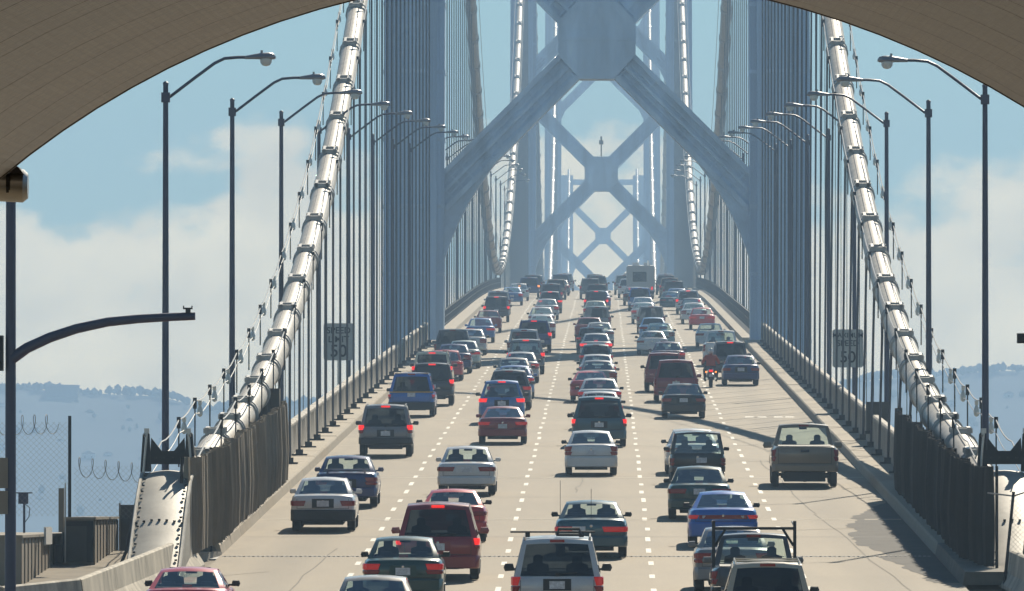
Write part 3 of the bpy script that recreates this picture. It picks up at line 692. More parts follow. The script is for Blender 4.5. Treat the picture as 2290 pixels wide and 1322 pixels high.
for p, q, n_ in zip(bl[:-1], bl[1:], bn): barrier(p, q, f'sunlit concrete barrier on the left, {n_}')
barrier((9.35, 205.5), (9.62, 199.5), 'scuffed pale concrete barrier at the bottom right corner')

# mast with curved arm on the left
S = 110.0; b0 = px(23, 1322, S); dM = F / S
t = thing('mast_arm_pole', 'thick dark pole with a long curved arm at the far left', 'pole', (b0.x, dM, zr(dM)))
MB().tube([(0, 0, -.1), (0, 0, 1.0), (0, 0, 3.5), (0, 0, 9.4)], [.13, .115, .11, .10], 14).build('pole', 'pole_paint', t, 40)
zb_ = zr(dM)
arm_px = [(24, 803), (60, 778), (110, 755), (170, 735), (240, 720), (310, 713), (380, 709), (436, 707)]
MB().tube([(px(x, y, S).x - b0.x, 0, px(x, y, S).z - zb_) for x, y in arm_px], [.12, .11, .105, .10, .095, .09, .085, .08], 12).build('mast_arm', 'pole_paint', t, 40)
c = px(420, 697, S); m = MB(); m.box(c.x - b0.x - .05, c.x - b0.x + .05, -.05, .05, c.z - zb_ - .06, c.z - zb_ + .06); m.box(c.x - b0.x - .10, c.x - b0.x + .09, -.12, .12, c.z - zb_ + .05, c.z - zb_ + .08)
for q in (-.09, .08): m.box(c.x - b0.x + q - .012, c.x - b0.x + q + .012, -.02, .02, c.z - zb_ + .08, c.z - zb_ + .12)
m.build('camera_mount', 'dark_metal', t)
for y0, y1 in ((1024, 1092), (1098, 1150)):
    a, b_ = px(-40, y1, S), px(18, y0, S); m = MB(); m.box(a.x - b0.x, b_.x - b0.x, -.16, -.13, a.z - zb_, b_.z - zb_); m.build('back_panel', 'shed', t)
a, b_ = px(-26, 835, S), px(7, 745, S); m = MB(); m.box(a.x - b0.x, b_.x - b0.x, -.2, .1, a.z - zb_ + .05, b_.z - zb_ - .05)
for zz in (.2, .45, .68): m.lathe([(.10, -.32), (.10, -.2), (.12, -.2), (.12, -.19)], 10, 'y', ((a.x+b_.x)/2 - b0.x, 0, a.z - zb_ + zz))
m.build('signal_head', 'black_metal', t)
m = MB(); m.box(-.24, .24, -.24, .24, -.3, .55); m.build('base', 'dark_metal', t)
# matching small camera at the right edge, on an arm that comes from outside the view
c = px(2284, 757, S)
t = thing('traffic_camera', 'small dark camera box on an arm at the right edge', 'camera', (c.x, c.y, zr(c.y)))
m = MB(); z0 = c.z - zr(c.y); m.box(-.09, .09, -.14, .14, z0 - .10, z0 + .10); m.box(-.06, .06, -.16, -.14, z0 - .05, z0 + .05); m.build('housing', 'black_metal', t)
m = MB(); m.tube([(.09, 0, z0), (1.2, 0, z0 - .1), (2.0, 0, z0 - .4), (2.1, 0, z0 - 1.4), (2.1, 0, 0)], .06, 8); m.build('arm', 'pole_paint', t)

# sheds and clutter on the left
def shed(x0, x1, d0, d1, h, label, name='shed', door=None, cat='shed'):
    c = ((x0+x1)/2, d0); z = zr(d0); t = thing(name, label, cat, (c[0], d0, z))
    hw = (x1 - x0)/2; ln = d1 - d0; dz = zr(d1) - z
    m = MB(); m.box(-hw, hw, 0, ln, -.5, h - .06); m.build('wall', 'shed', t)
    r = MB(); r.box(-hw - .05, hw + .05, -.06, ln + .05, h - .06, h); r.build('roof', 'shed_roof', t)
    n = int(ln / 1.2); rb = MB(); rb.box(0, .025, -.03, .03, -.1, h - .08); rbm = rb.mesh('wall_rib', 'shed')
    for i in range(n + 1): link('wall_rib', rbm, t, (hw, .05 + (ln - .1) * i / max(1, n), 0))
    if door:
        m = MB(); m.box(-hw*.8, hw*.55, -.03, 0, .02, h - .22); m.build('door', 'door_grey', t)
        m = MB(); m.box(-hw*.95, -hw*.8, -.05, 0, .0, h - .1); m.box(hw*.55, hw*.95, -.05, 0, .0, h - .1); m.box(-hw*.95, hw*.95, -.05, 0, h - .22, h - .1); m.build('door_frame', 'black_metal', t)
    return t
shed(-17.5, -13.42, 205.5, 227, 1.12, 'long low tan shed behind the left pole')
shed(-13.2, -12.42, 217.5, 228.0, 1.10, 'small tan shed with a dark recessed door in its front', door=True)
t = thing('wall_screen', 'flat dark grey screen panel right of the small tan shed', 'panel', (-12.1, 228.3, zr(228.3))); m = MB(); m.box(-.28, .22, 0, .08, -.3, 1.02); m.build('panel', 'door_grey', t); m = MB(); m.box(-.3, -.26, -.03, .1, -.3, 1.06); m.box(.2, .24, -.03, .1, -.3, 1.06); m.build('frame', 'shed', t)
t = thing('post_box', 'tall narrow dark steel post in front of the tan sheds', 'post', (px(140, 1225, 92).x, 217.0, zr(217))); m = MB(); m.box(-.075, .055, -.08, .08, .75, 1.82); m.build('channel', 'shed', t); m = MB(); m.box(-.15, .02, -.09, .09, 0, .45); m.build('foot_box', 'black_metal', t); m = MB(); m.tube([(.085, 0, 0), (.085, 0, 1.95)], .018, 6); m.build('conduit', 'galvanised', t)
t = thing('notice_board', 'small white notice board on the side of the long shed', 'sign', (-13.36, 214.6, zr(214.6))); m = MB(); m.box(0, .03, -1.2, 1.2, .55, .95); m.build('board', 'white_board', t); m = MB(); m.box(-.02, 0, -1.25, 1.25, .53, .97); m.build('backing', 'galvanised', t)
c = px(52, 1130, 90); t = thing('utility_box', 'little grey box on a thin post standing on the shed roof', 'box', (c.x, 222.5, zr(205.5) + 1.12)); m = MB(); m.tube([(0, 0, 0), (0, 0, .75)], .03, 6); m.tube([(.02, 0, .72), (.14, 0, .62), (.12, 0, .4), (.01, 0, .25)], .012, 5); m.build('post', 'pole_paint', t)
m = MB(); m.box(-.14, .10, -.1, .1, .72, .98); m.build('box', 'pole_paint', t); m = MB(); m.box(-.2, .2, -.13, .13, .98, 1.01); m.build('lid', 'pole_paint', t)
# chain link fences with razor coils
c = px(152, 1250, 92)
t = thing('chain_link_fence', 'tall chain-link fence with razor wire at the far left', 'fence', (c.x, 218, zr(218)), 'chain-link fences')
m = MB(); m.tube([(0, 0, 0), (0, 0, 3.55)], .04, 8); m.build('post', 'black_metal', t)
m = MB(); m.tube([(-2.6, 0, 0), (-2.6, 0, 3.5)], .04, 8); m.build('post', 'black_metal', t)
chain_link(t, (-2.6, 0, 1.1), (0, 0, 1.1), 2.3); razor(t, (-2.4, 0, 3.3), (-.35, 0, 3.35), .24, 7)
t = thing('chain_link_fence', 'lower chain-link fence with sagging razor wire left of the cable hood', 'fence', (c.x, 219, zr(219)), 'chain-link fences')
m = MB(); m.tube([(1.75, 0, 0), (1.75, 0, 2.4)], .035, 8); m.build('post', 'black_metal', t)
chain_link(t, (.05, 0, 1.0), (1.75, 0, 1.0), 1.3); razor(t, (.1, 0, 2.28), (1.7, 0, 2.12), .24, 5)
c0 = (9.15, 204.5)
t = thing('chain_link_fence', 'leaning chain-link fence in front of the right cable hood', 'fence', (c0[0], c0[1], zr(c0[1])), 'chain-link fences')
for q in (0.0, .38, 1.0): m = MB(); m.tube([(q - .02, 0, 0), (q + .20, .1, 2.15)], .035, 8); m.build('post', 'black_metal', t)
chain_link(t, (.1, .05, .1), (1.15, .05, .1), 2.0, .11)
m = MB(); m.tube([(-.4, .06, 2.12), (.2, .1, 2.05), (.5, .1, 2.15), (1.3, .1, 1.95)], .02, 5); m.build('top_rail', 'wire', t)
# equipment boxes on the outer edge behind the cables
for sd, lab, x, y, s in ((-1, 'left', 600, 910, 74), (1, 'right', 1966, 935, 65)):
    c = px(x, y, s); t = thing('equipment_cabinet', f'grey cabinet box behind the {lab} main cable', 'box', (c.x, c.y, zr(c.y))); z0 = c.z - zr(c.y)
    m = MB(); m.box(-.45, .35, -.5, .5, z0 - .45, z0 + .55); m.build('housing', 'door_grey', t); m = MB(); m.box(-.5, .4, -.55, .55, z0 - .55, z0 - .45); m.tube([(0, 0, -.5), (0, 0, z0 - .5)], .05, 6); m.build('stand', 'dark_metal', t)

# ------------------------------------------------------------------ far hills
def ridge_px(x):
    pts = [(-900, 820), (-300, 835), (0, 842), (115, 838), (200, 850), (300, 852), (400, 858), (470, 888), (560, 880), (700, 870), (900, 860), (1300, 860), (1700, 850), (1990, 812), (2100, 806), (2180, 798), (2290, 792), (2600, 800), (3200, 830)]
    for (a, ya), (b, yb) in zip(pts[:-1], pts[1:]):
        if a <= x <= b: return ya + (yb - ya) * (x - a) / (b - a)
    return 835
DH = 3050.0; sH = F / DH
hm = MB(); cols = 180; rows = 16; vs = []
def hill_z(x, v):      # v = 0 foot, 1 ridge
    top = (HY - ridge_px(VX + x * sH)) / sH - 5
    n = math.sin(x*.013 + 1.7) * math.cos(x*.0071) * 6 * v * (1 - v) * 2 + math.sin(x * .05 + v * 9) * 2.2 * v * (1-v)
    return -62 + (top + 62) * (v ** .8) + n
for j in range(rows + 1):
    for i in range(cols + 1):
        x = -1500 + 3000 * i / cols; v = j / rows; vs.append((x, DH - 420 + 420 * v + 30 * math.sin(x * .008), hill_z(x, v)))
hm.add(vs, [(j*(cols+1)+i, j*(cols+1)+i+1, (j+1)*(cols+1)+i+1, (j+1)*(cols+1)+i) for j in range(rows) for i in range(cols)])
struct(hm.build('hills', 'hill', None, 60))
tr = MB(); ico = bmesh.new(); bmesh.ops.create_icosphere(ico, subdivisions=1, radius=1); iv = [v.co.copy() for v in ico.verts]; if_ = [tuple(v.index for v in f.verts) for f in ico.faces]; ico.free()
for k in range(15000):
    ridge = k < 5200
    x = random.uniform(-1150, 1150); v = 1.0 if ridge else random.uniform(.12, .99)
    if random.random() < .72 and not ridge: continue
    r = random.uniform(.55, 1.5) * (1.0 if ridge else 1.2); 
    if math.sin(x * .05) + math.sin(x * .021 + 1) > .9 and ridge: r *= 1.35
    c = Vector((x, DH - 420 + 420 * v + 30 * math.sin(x * .008) + random.uniform(-6, 6), hill_z(x, v) + r * .45 + (2.6 * max(0, math.sin(x*.11) * math.sin(x*.037 + 2)) * random.random() if ridge else 0))); ax = random.uniform(.8, 1.5)
    tr.add([c + Vector((p.x * r, p.y * r, p.z * r * ax)) * random.uniform(.75, 1.15) for p in iv], if_)
tag(tr.build('far_woods', 'leaves', None), 'dark tree cover on the hazy hills behind the bridge', 'trees', kind='stuff')
def house(x, v, wd, dp, h, label, flat=False):
    y = DH - 420 + 420 * v + 30 * math.sin(x * .008) - 6; z = hill_z(x, v) - 2; t = thing('hill_house' if not flat else 'hill_block', label, 'house' if not flat else 'building', (x, y, z), 'houses on the hazy hill')
    m = MB(); m.box(-wd/2, wd/2, 0, dp, -4, h); m.build('wall', 'house_wall' if not flat else 'door_grey', t)
    m = MB()
    if flat: m.box(-wd/2 - .3, wd/2 + .3, -.3, dp + .3, h, h + .5)
    else: m.prism([(-wd/2 - .4, h), (wd/2 + .4, h), (0, h + wd * .28)], 'y', -.4, dp + .4)
    m.build('roof', 'house_roof', t)
    n = max(1, int(wd / 1.6))
    for i in range(n):
        q = -wd/2 + wd * (i + .5) / n; m = MB(); m.box(q - .3, q + .3, -.06, 0, h * .35, h * .7); m.build('window', 'trim', t)
house((155 - VX) / sH, .985, 10.5, 9, 4.6, 'dark flat-topped block on the hazy ridge at the left', True)
specks = [(66, 1000, 5), (180, 985, 3.5), (250, 1023, 7), (290, 1015, 4), (315, 936, 3), (120, 960, 4), (400, 985, 5), (30, 905, 4), (225, 920, 4), (2120, 900, 5), (2180, 960, 4), (2250, 880, 5), (2150, 1010, 6), (2240, 1030, 4)]
for i, (x, y, wd) in enumerate(specks):
    X = (x - VX) / sH; Z = (HY - y) / sH; v = .5
    for _ in range(30):
        v += max(-.1, min(.1, (Z - hill_z(X, v)) * .006)); v = min(.97, max(.05, v))
    sd_n = 'left' if x < 1000 else 'right'; rk = sorted(q[0] for q in specks if (q[0] < 1000) == (x < 1000)).index(x)
    house(X, v, wd * .62, 3, wd * .34, f'tiny pale house on the hazy {sd_n} hillside, {"first" if rk == 0 else ORD[rk]} from the left')

# ------------------------------------------------------------------ vehicles
def lerp_tab(tab, y):
    if y <= tab[0][0]: return tab[0][1]
    for (a, za), (b, zb) in zip(tab[:-1], tab[1:]):
        if y <= b: return za + (zb - za) * (y - a) / (b - a)
    return tab[-1][1]
UB = [0, .07, .28, .5, .72, .93, 1]
def car_parts(sp):
    """every part of one vehicle kind as (name, mesh, material slot key, parent part)"""
    Ln, W, H = sp['L'], sp['W'], sp['H']; w2 = W / 2; zb = sp.get('zb', .30); top = sp['top']; out = []
    ax = sp['axles']; rw = sp.get('rw', .31)
    body = MB()
    ys = sorted(set([0, .05, .14, .30, .5, Ln - .5, Ln - .28, Ln - .12, Ln] + [round(a + q * rw * 1.16, 3) for a in ax for q in (-1.06, -1.0, -.9, -.65, -.35, 0, .35, .65, .9, 1.0, 1.06)] + [y for y, _ in top] + arr(.8, Ln - .8, 6)))
    ys = [y for y in ys if 0 <= y <= Ln]; rings = []
    for y in ys:
        e = min(y, (Ln - y)); k = 1.0
        if e < .5: k = (.90 if y < Ln/2 else .82) + ((.10 if y < Ln/2 else .18)) * math.sqrt(max(0, 1 - (1 - e/.5) ** 2.2))
        wd = w2 * k; zt = lerp_tab(top, y); za = zb + .015
        for a in ax:
            q = abs(y - a) / (rw * 1.16)
            if q < 1: za = max(za, rw * .98 + rw * 1.14 * math.sqrt(1 - q*q))
        lo = zb + (.05 if e < .02 else 0)
        zm = max(lerp_tab([(0, .62), (Ln, .60)], y), za + .04); zs = max(zt - sp.get('sh', .15), zm + .03)
        half = [(0, lo), (wd*.70, lo), (wd*.71, za), (wd*.965, za + .01), (wd, zm), (wd*.985, zs), (wd*.955, zt - .05), (wd*.88, zt), (wd*.45, zt + .015), (0, zt + .02)]
        rings.append([(x, y, z) for x, z in half] + [(-x, y, z) for x, z in reversed(half[1:-1])])
    n = len(rings[0]); body.add([p for r in rings for p in r], [(i*n+k, i*n+(k+1) % n, (i+1)*n+(k+1) % n, (i+1)*n+k) for i in range(len(rings)-1) for k in range(n)] + [tuple(range(n))[::-1], tuple(range((len(rings)-1)*n, len(rings)*n))])
    # greenhouse
    rb, rr, rf, fb = sp['gh']; wb, wr = w2 * sp.get('wb', .90), w2 * sp.get('wr', .70); zt_r = lerp_tab(top, rb) - .03; zt_f = lerp_tab(top, fb) - .03; zr_ = H - sp.get('crown', .045); zf_ = zr_ - .02
    bulge = sp.get('bulge', .07)
    def c_(u): return 1 - (2*u - 1) ** 2
    def rear(u, v):
        x = (2*u - 1); wv = wb + (wr - wb) * (v ** 1.25); y = rb + (rr - rb) * v - bulge * c_(u) * (1 - .3*v) - sp.get('belly', .03) * 4*v*(1-v); z = zt_r + (zr_ - zt_r) * v + sp.get('crown', .045) * c_(u) * v**3
        return (x * wv, y, z)
    def front(u, v):
        x = (2*u - 1); wv = wb*.98 + (wr - wb*.98) * (v ** 1.25); y = fb + (rf - fb) * v + .12 * c_(u); z = zt_f + (zf_ - zt_f) * v + sp.get('crown', .045) * c_(u) * v**3
        return (x * wv, y, z)
    VB = sp.get('VB', [0, .10, .90, 1]); PW = sp.get('PW', .07)
    def panel(fn, ub, vb, isglass, cut):
        pm, gm = body, MB()
        P = [[fn(u, v) for u in ub] for v in vb]; gl = []
        for j in range(len(vb)-1):
            for i in range(len(ub)-1):
                q = [P[j][i], P[j][i+1], P[j+1][i+1], P[j+1][i]]
                if isglass(i, j): gm.add(q, [(0, 1, 2, 3)])
                else: pm.add(q, [(0, 1, 2, 3)])
        return gm
    ub = [0, PW, .28, .5, .72, 1 - PW, 1]
    out.append(('rear_window', panel(rear, ub, VB, lambda i, j: 0 < i < 5 and j == 1, 0), 'glass_r', 30))
    out.append(('windshield', panel(front, [0, .05, .28, .5, .72, .95, 1], [0, .06, .94, 1], lambda i, j: 0 < i < 5 and j == 1, 0), 'glass_f', 30))
    for sx in (0, 1):
        def side(u, v, sx=sx):
            a, b = rear(sx, v), front(sx, v); return tuple(a[k] + (b[k] - a[k]) * u + (0.03 * (1 if sx else -1) * 4*u*(1-u) * (1-v) if k == 0 else 0) for k in range(3))
        sb = sp.get('side', [0, .16, .40, .46, .88, 1]); solid = sp.get('solid', ())
        out.append(('side_window', panel(side, sb, [0, .08, .90, 1], lambda i, j: j == 1 and 0 < i < len(sb)-2 and i % 2 == 1 and i not in solid, 0), 'glass_s', 30))
    rows = 5; vs = []
    for j in range(rows + 1):
        t = j / rows
        for u in ub:
            a = rear(u, 1); b = front(u, 1); vs.append((a[0] + (b[0]-a[0])*t, a[1] + (b[1]-a[1])*t, a[2] + (b[2]-a[2])*t + .03 * 4*t*(1-t)))
    k = len(ub); body.add(vs, [(j*k+i, j*k+i+1, (j+1)*k+i+1, (j+1)*k+i) for j in range(rows) for i in range(k-1)])
    out.insert(0, ('body', body, 'paint', 66))
    # bumper wrapping the rear
    bz0, bz1 = sp.get('bump', (.36, .58)); bm_ = MB(); vs = []
    pl = [(-w2*1.0, .42), (-w2*1.005, .22), (-w2*.985, .06), (-w2*.90, -.05), (-w2*.55, -.085), (0, -.095)]; pl = pl + [(-x, y) for x, y in reversed(pl[:-1])]
    for z, off in ((bz0, .04), (bz0 + .03, .0), (bz1 - .035, -.0), (bz1, .03)):
        for x, y in pl: vs.append((x * (1 - off*.12), y + off, z))
    k = len(pl); fs = [(j*k+i, j*k+i+1, (j+1)*k+i+1, (j+1)*k+i) for j in range(3) for i in range(k-1)]
    vs2 = [(x*.86, y + .16, z) for z in (bz0, bz1) for x, y in pl]; o = len(vs)
    fs += [(i, o+i, o+i+1, i+1) for i in range(k-1)] + [(3*k+i, 3*k+i+1, o+k+i+1, o+k+i) for i in range(k-1)] + [(o+i, o+k+i, o+k+i+1, o+i+1) for i in range(k-1)]
    bm_.add(vs + vs2, fs); out.append(('rear_bumper', bm_, 'bumper', 40))
    # underbody, exhaust
    ub_ = MB(); ub_.box(-w2*.62, w2*.62, .25, Ln - .3, .19 if not sp.get('tall') else .28, zb + .03); ub_.box(-w2*.5, w2*.5, .06, .3, zb - .06, zb + .06)
    ub_.tube([(w2*.5, .0, zb - .03), (w2*.5, .5, zb - .02)], .03, 6); ub_.tube([(-w2*.8, ax[0], rw), (w2*.8, ax[0], rw)], .05, 6)
    out.append(('underbody', ub_, 'trim', None))
    # lamps
    for sx in (-1, 1):
        for q, (x0, z0, z1, wrap, key) in enumerate(sp['lights']):
          if True:
            rows_ = [(z0 + (z1 - z0) * .40 + .004, z1, key), (z0, z0 + (z1 - z0) * .40 - .004, 'lens')] if (key == 'tail' and z1 - z0 > .15) else [(z0, z1, key)]
          for (z0, z1, key) in rows_:
            m = MB(); pr = [(x0 * w2, -.016), (.90 * w2, -.012), (.975 * w2, .05), (1.006 * w2, .15), (1.010 * w2, wrap)] if wrap > .1 else [(x0 * w2, -.018), ((x0 + wrap * 10) * w2, -.016)]
            if wrap <= .1: pr = [(x0*w2, -.024), (x0*w2 + wrap*2, -.024)]
            inn = [(x - (.03 if i > 1 else 0), y + .05) for i, (x, y) in enumerate(pr)]
            vs = []
            for z, sh in ((z0, .012), (z0 + .02, 0), (z1 - .02, 0), (z1, .012)):
                for xi, (x, y) in enumerate(pr): vs.append((sx * (x - (sh if y > .02 else 0) + (sp.get('slant', .05) * (1 - (z - z0) / (z1 - z0)) if xi == 0 else 0)), y + sh, z))
            k = len(pr); fs = [(j*k+i, j*k+i+1, (j+1)*k+i+1, (j+1)*k+i) for j in range(3) for i in range(k-1)]; o = len(vs)
            for z in (z0, z1):
                for x, y in inn: vs.append((sx*x, y, z))
            fs += [(i, i+1, o+i+1, o+i) for i in range(k-1)] + [(3*k+i, o+k+i, o+k+i+1, 3*k+i+1) for i in range(k-1)] + [(0, o, o+k, 3*k), (k-1, 3*k+k-1, o+2*k-1, o+k-1)]
            m.add(vs, fs); out.append(('tail_light' if key == 'tail' else 'lens', m, key, None))
    px0, pz = sp.get('plate', (0, .72)); m = MB(); m.box(px0 - .16, px0 + .16, -.03, -.012, pz - .08, pz + .08); out.append(('licence_plate', m, 'plate', None))
    if sp.get('recess', True):
        m = MB(); m.box(px0 - .29, px0 + .29, -.014, .03, pz - .115, pz + .125); out.append(('plate_recess', m, 'recess', None))
    if 'band' in sp:
        z0, z1, x1 = sp['band']; m = MB(); m.box(-w2*x1, w2*x1, -.0155, .02, z0, z1); out.append(('light_band', m, 'bandkey', None))
    m = MB(); zz_ = bz1 + .022; m.box(-w2*.80, w2*.80, -.004, .01, zz_, zz_ + .010)
    for sx in (-1, 1): m.box(sx*w2*.80 - .005, sx*w2*.80 + .005, -.004, .01, zz_, lerp_tab(top, 0) - .02)
    out.append(('lid_seam', m, 'trim', None))
    m = MB(); m.lathe([(.03, -.012), (.038, -.006), (.038, 0)], 10, 'y', (0, -.004, lerp_tab(top, 0) - .075)); out.append(('badge', m, 'chromekey', None))
    if sp.get('tall') and not sp.get('recess') is False:
        a_, b_ = rear(.5, .10), rear(.74, .16); m = MB(); m.tube([(a_[0], a_[1] - .03, a_[2]), (b_[0], b_[1] - .03, b_[2])], .012, 5); m.box(a_[0] - .04, a_[0] + .04, a_[1] - .04, a_[1] + .02, a_[2] - .03, a_[2] + .03); out.append(('rear_wiper', m, 'trim', None))
    # third brake light: on the roof edge or inside the glass
    zz = sp.get('chmsl', 'roof')
    if zz == 'roof':
        p = rear(.5, .965); m = MB(); m.box(-.15, .15, p[1] - .03, p[1] + .05, p[2] - .035, p[2] + .02); out.append(('brake_light', m, 'brake', None))
    elif zz == 'deck':
        p = rear(.5, .16); m = MB(); m.box(-.10, .10, p[1] + .09, p[1] + .16, p[2] - .02, p[2] + .045); out.append(('brake_light', m, 'brake', None))
    # mirrors
    for sx in (-1, 1):
        m = MB(); y = fb - .42 if fb - .42 > rf - .3 else fb - .3; z = lerp_tab(top, fb) + .07; x = wb - .01
        vs = []
        for t, s_ in ((0, .75), (.03, 1), (.10, .95), (.15, .6)):
            for a, b in ((0, -.06), (.18, -.07), (.21, 0), (.18, .075), (.03, .08)): vs.append((sx * (x + .03 + a * (s_ * .5 + .5) * sp.get('mir', 1) * .88), y + t, z + b * s_ * sp.get('mir', 1) * .88))
        m.add(vs, [(j*5+i, j*5+(i+1) % 5, (j+1)*5+(i+1) % 5, (j+1)*5+i) for j in range(3) for i in range(5)] + [(4, 3, 2, 1, 0), (15, 16, 17, 18, 19)]); m.box(sx*(x - .06), sx*(x + .06), y + .04, y + .09, z - .05, z - .01); out.append(('mirror', m, 'mirror', 50))
    # cabin
    m = MB(); zc = zt_r; m.box(-wb*.93, wb*.93, rb + .12, fb - .25, zc + .02, zc + .055); m.box(-wb*.9, wb*.9, fb - .55, fb - .2, zt_f, zt_f + .09); out.append(('cabin', m, 'interior', None))
    ybk = sp.get('seat_y', rb + (fb - rb) * .52)
    for sx in (-1, 1):
        m = MB(); x = sx * wb * .46; zs = zc
        m.prism([(x - .24, zs), (x + .24, zs), (x + .22, zs + .20), (x + .10, zs + .24), (x + .10, zs + .37), (x + .05, zs + .41), (x - .05, zs + .41), (x - .10, zs + .37), (x - .10, zs + .24), (x - .22, zs + .20)], 'y', ybk, ybk + .14)
        out.append(('seat', m, 'interior', None))
    m = MB(); m.box(-wb*.8, wb*.8, rb + .55 if not sp.get('tall') else rb + .9, rb + .7 if not sp.get('tall') else rb + 1.05, zc, zc + .10)
    for q in (-.5, .5): m.box(wb*q - .12, wb*q + .12, rb + .56 if not sp.get('tall') else rb + .92, rb + .66 if not sp.get('tall') else rb + 1.02, zc + .09, zc + .15)
    if sp.get('bench', True): out.append(('rear_bench', m, 'interior', None))
    p = front(.5, .86); m = MB(); m.box(-.12, .12, p[1] - .2, p[1] - .16, p[2] - .05, p[2] + .02); out.append(('rear_view_mirror', m, 'interior', None))
    out += sp.get('extra', lambda *_: [])(w2, rear, front, top, Ln)
    return out
def rails(h):
    def f(w2, rear, front, top, Ln):
        r = []
        for sx in (0, 1):
            a, b = rear(sx, 1), front(sx, 1); k = .94; m = MB()
            m.tube([(a[0]*k, a[1] + .1, a[2]), (a[0]*k, a[1] + .2, a[2] + h), (b[0]*k, b[1] - .3, b[2] + h + .01), (b[0]*k, b[1] - .15, b[2])], .022, 6); r.append(('roof_rail', m, 'rail', None))
        return r
    return f
def spoiler(w2, rear, front, top, Ln):
    z = lerp_tab(top, .1) + .10; m = MB(); m.box(-w2*.72, w2*.72, -.02, .20, z, z + .035)
    for q in (-.6, .6): m.box(w2*q - .03, w2*q + .03, .05, .15, z - .11, z)
    return [('spoiler', m, 'paint', None)]
def envoy_extra(w2, rear, front, top, Ln):
    r = rails(.06)(w2, rear, front, top, Ln); a = rear(.5, 1); z = a[2] + .07
    m = MB(); m.box(-.98, .78, a[1] + .75, a[1] + .83, z + .03, z + .065)
    for q in (-.62, .5): m.box(q - .05, q + .05, a[1] + .74, a[1] + .84, z - .06, z + .03)
    r.append(('cross_bar', m, 'trim', None))
    m = MB(); m.tube([(.0, a[1] + .5, z - .02), (.03, a[1] + .5, z + .12), (.45, a[1] + .5, z + .12), (.5, a[1] + .5, z - .02)], .035, 6); m.box(-.02, .5, a[1] + .45, a[1] + .55, z - .03, z + .02); r.append(('carrier_clamp', m, 'trim', None))
    return r
def cross_rails(w2, rear, front, top, Ln):
    r = rails(.05)(w2, rear, front, top, Ln); a = rear(0, 1)
    for q in (.45, 1.5):
        m = MB(); m.tube([(a[0]*.94, a[1] + q, a[2] + .06), (-a[0]*.94, a[1] + q, a[2] + .06)], .02, 6); r.append(('cross_bar', m, 'rail', None))
    return r
def bed(w2, rear, front, top, Ln):
    z = lerp_tab(top, .5); r = []
    m = MB(); m.box(-w2*.80, w2*.80, .10, 1.85, z + .021, z + .026); r.append(('bed_liner', m, 'trim', None))
    m = MB(); m.box(-.13, .13, -.03, 0, z - .16, z - .08); r.append(('tailgate_handle', m, 'trim', None))
    m = MB(); m.prism([(-w2*.72, .30), (-w2*.15, .30), (-.1, .20), (0, .17), (.1, .20), (w2*.15, .30), (w2*.72, .30), (w2*.72, .42), (-w2*.72, .42)], 'y', .35, .8); r.append(('axle', m, 'trim', None))
    return r
def ladder_rack(w2, rear, front, top, Ln):
    r = bed(w2, rear, front, top, Ln); m = MB()
    for sx in (-1, 1):
        m.box(sx*w2*.93 - .035, sx*w2*.93 + .035, 1.25, 1.32, .95, 1.98); m.tube([(sx*w2*.90, 1.28, 1.45), (sx*w2*.66, 1.28, 1.80)], .028, 6)
        m.tube([(sx*w2*.93, 1.28, 1.86), (sx*w2*.93, 4.0, 1.86)], .028, 6)
    m.box(-w2*.9, w2*.9, 1.25, 1.31, 1.79, 1.85); r.append(('ladder_rack', m, 'black', None)); return r
def stripe(w2, rear, front, top, Ln):
    m = MB(); m.box(-w2*.93, w2*.93, -.0125, .03, 1.005, 1.05); m.box(-w2*1.012, w2*1.012, .5, Ln*.75, 1.0, 1.045) if False else None
    a = rear(0, 1); r = [('stripe', m, 'gold', None)]; m = MB(); m.box(a[0]*.98, -a[0]*.98, a[1] - .02, a[1] + .5, a[2] + .02, a[2] + .055); r.append(('roof_visor', m, 'trim', None)); return r
def two_antenna(w2, rear, front, top, Ln):
    r = []
    for x, y, h in ((-.78, 3.4, .9), (0, .35, .75)):
        z = lerp_tab(top, y); m = MB(); m.tube([(x, y, z), (x, y, z + h)], .006, 4); r.append(('aerial', m, 'trim', None))
    return r
S_TOP = [(0, .90), (.06, .955), (.6, .985), (1.2, .97), (3.1, .93), (3.5, .90), (4.2, .80), (4.45, .66)]
def ext(t, l): k = l / 4.45; return [(y * k, z) for y, z in t]
KINDS_ = {}
def K(name, **a): KINDS_[name] = a
K('sedan_rect', L=4.55, W=1.72, H=1.42, top=ext(S_TOP, 4.55), axles=(.98, 3.62), gh=(.62, 1.25, 2.55, 3.25), lights=[(.40, .735, .865, .14, 'tail')], plate=(0, .79), chmsl='deck', bump=(.34, .58))
K('sedan_wrap', L=4.60, W=1.75, H=1.44, top=ext([(0, .93), (.06, .99), (.6, 1.02), (1.2, .99), (3.1, .95), (3.5, .91), (4.2, .80), (4.45, .66)], 4.6), axles=(1.0, 3.66), gh=(.58, 1.22, 2.55, 3.3), lights=[(.56, .70, .925, .26, 'tail')], plate=(0, .76), chmsl='deck', bump=(.32, .60))
K('sedan_bmw', L=4.43, W=1.71, H=1.39, top=ext(S_TOP, 4.43), axles=(.95, 3.6), gh=(.66, 1.3, 2.5, 3.15), lights=[(.53, .70, .835, .24, 'tail')], plate=(0, .76), chmsl='deck', bump=(.30, .60), recess=True)
K('sedan_band', L=4.58, W=1.74, H=1.38, top=ext([(0, .90), (.06, .97), (.6, 1.0), (1.2, .97), (3.1, .93), (3.5, .90), (4.2, .78), (4.45, .64)], 4.58), axles=(1.0, 3.62), gh=(.55, 1.35, 2.45, 3.25), lights=[(.70, .745, .845, .2, 'tail'), (.50, .755, .835, .045, 'clear')], band=(.745, .845, .70), plate=(-.42, .50), chmsl='deck', bump=(.30, .66), recess=False, wr=.66)
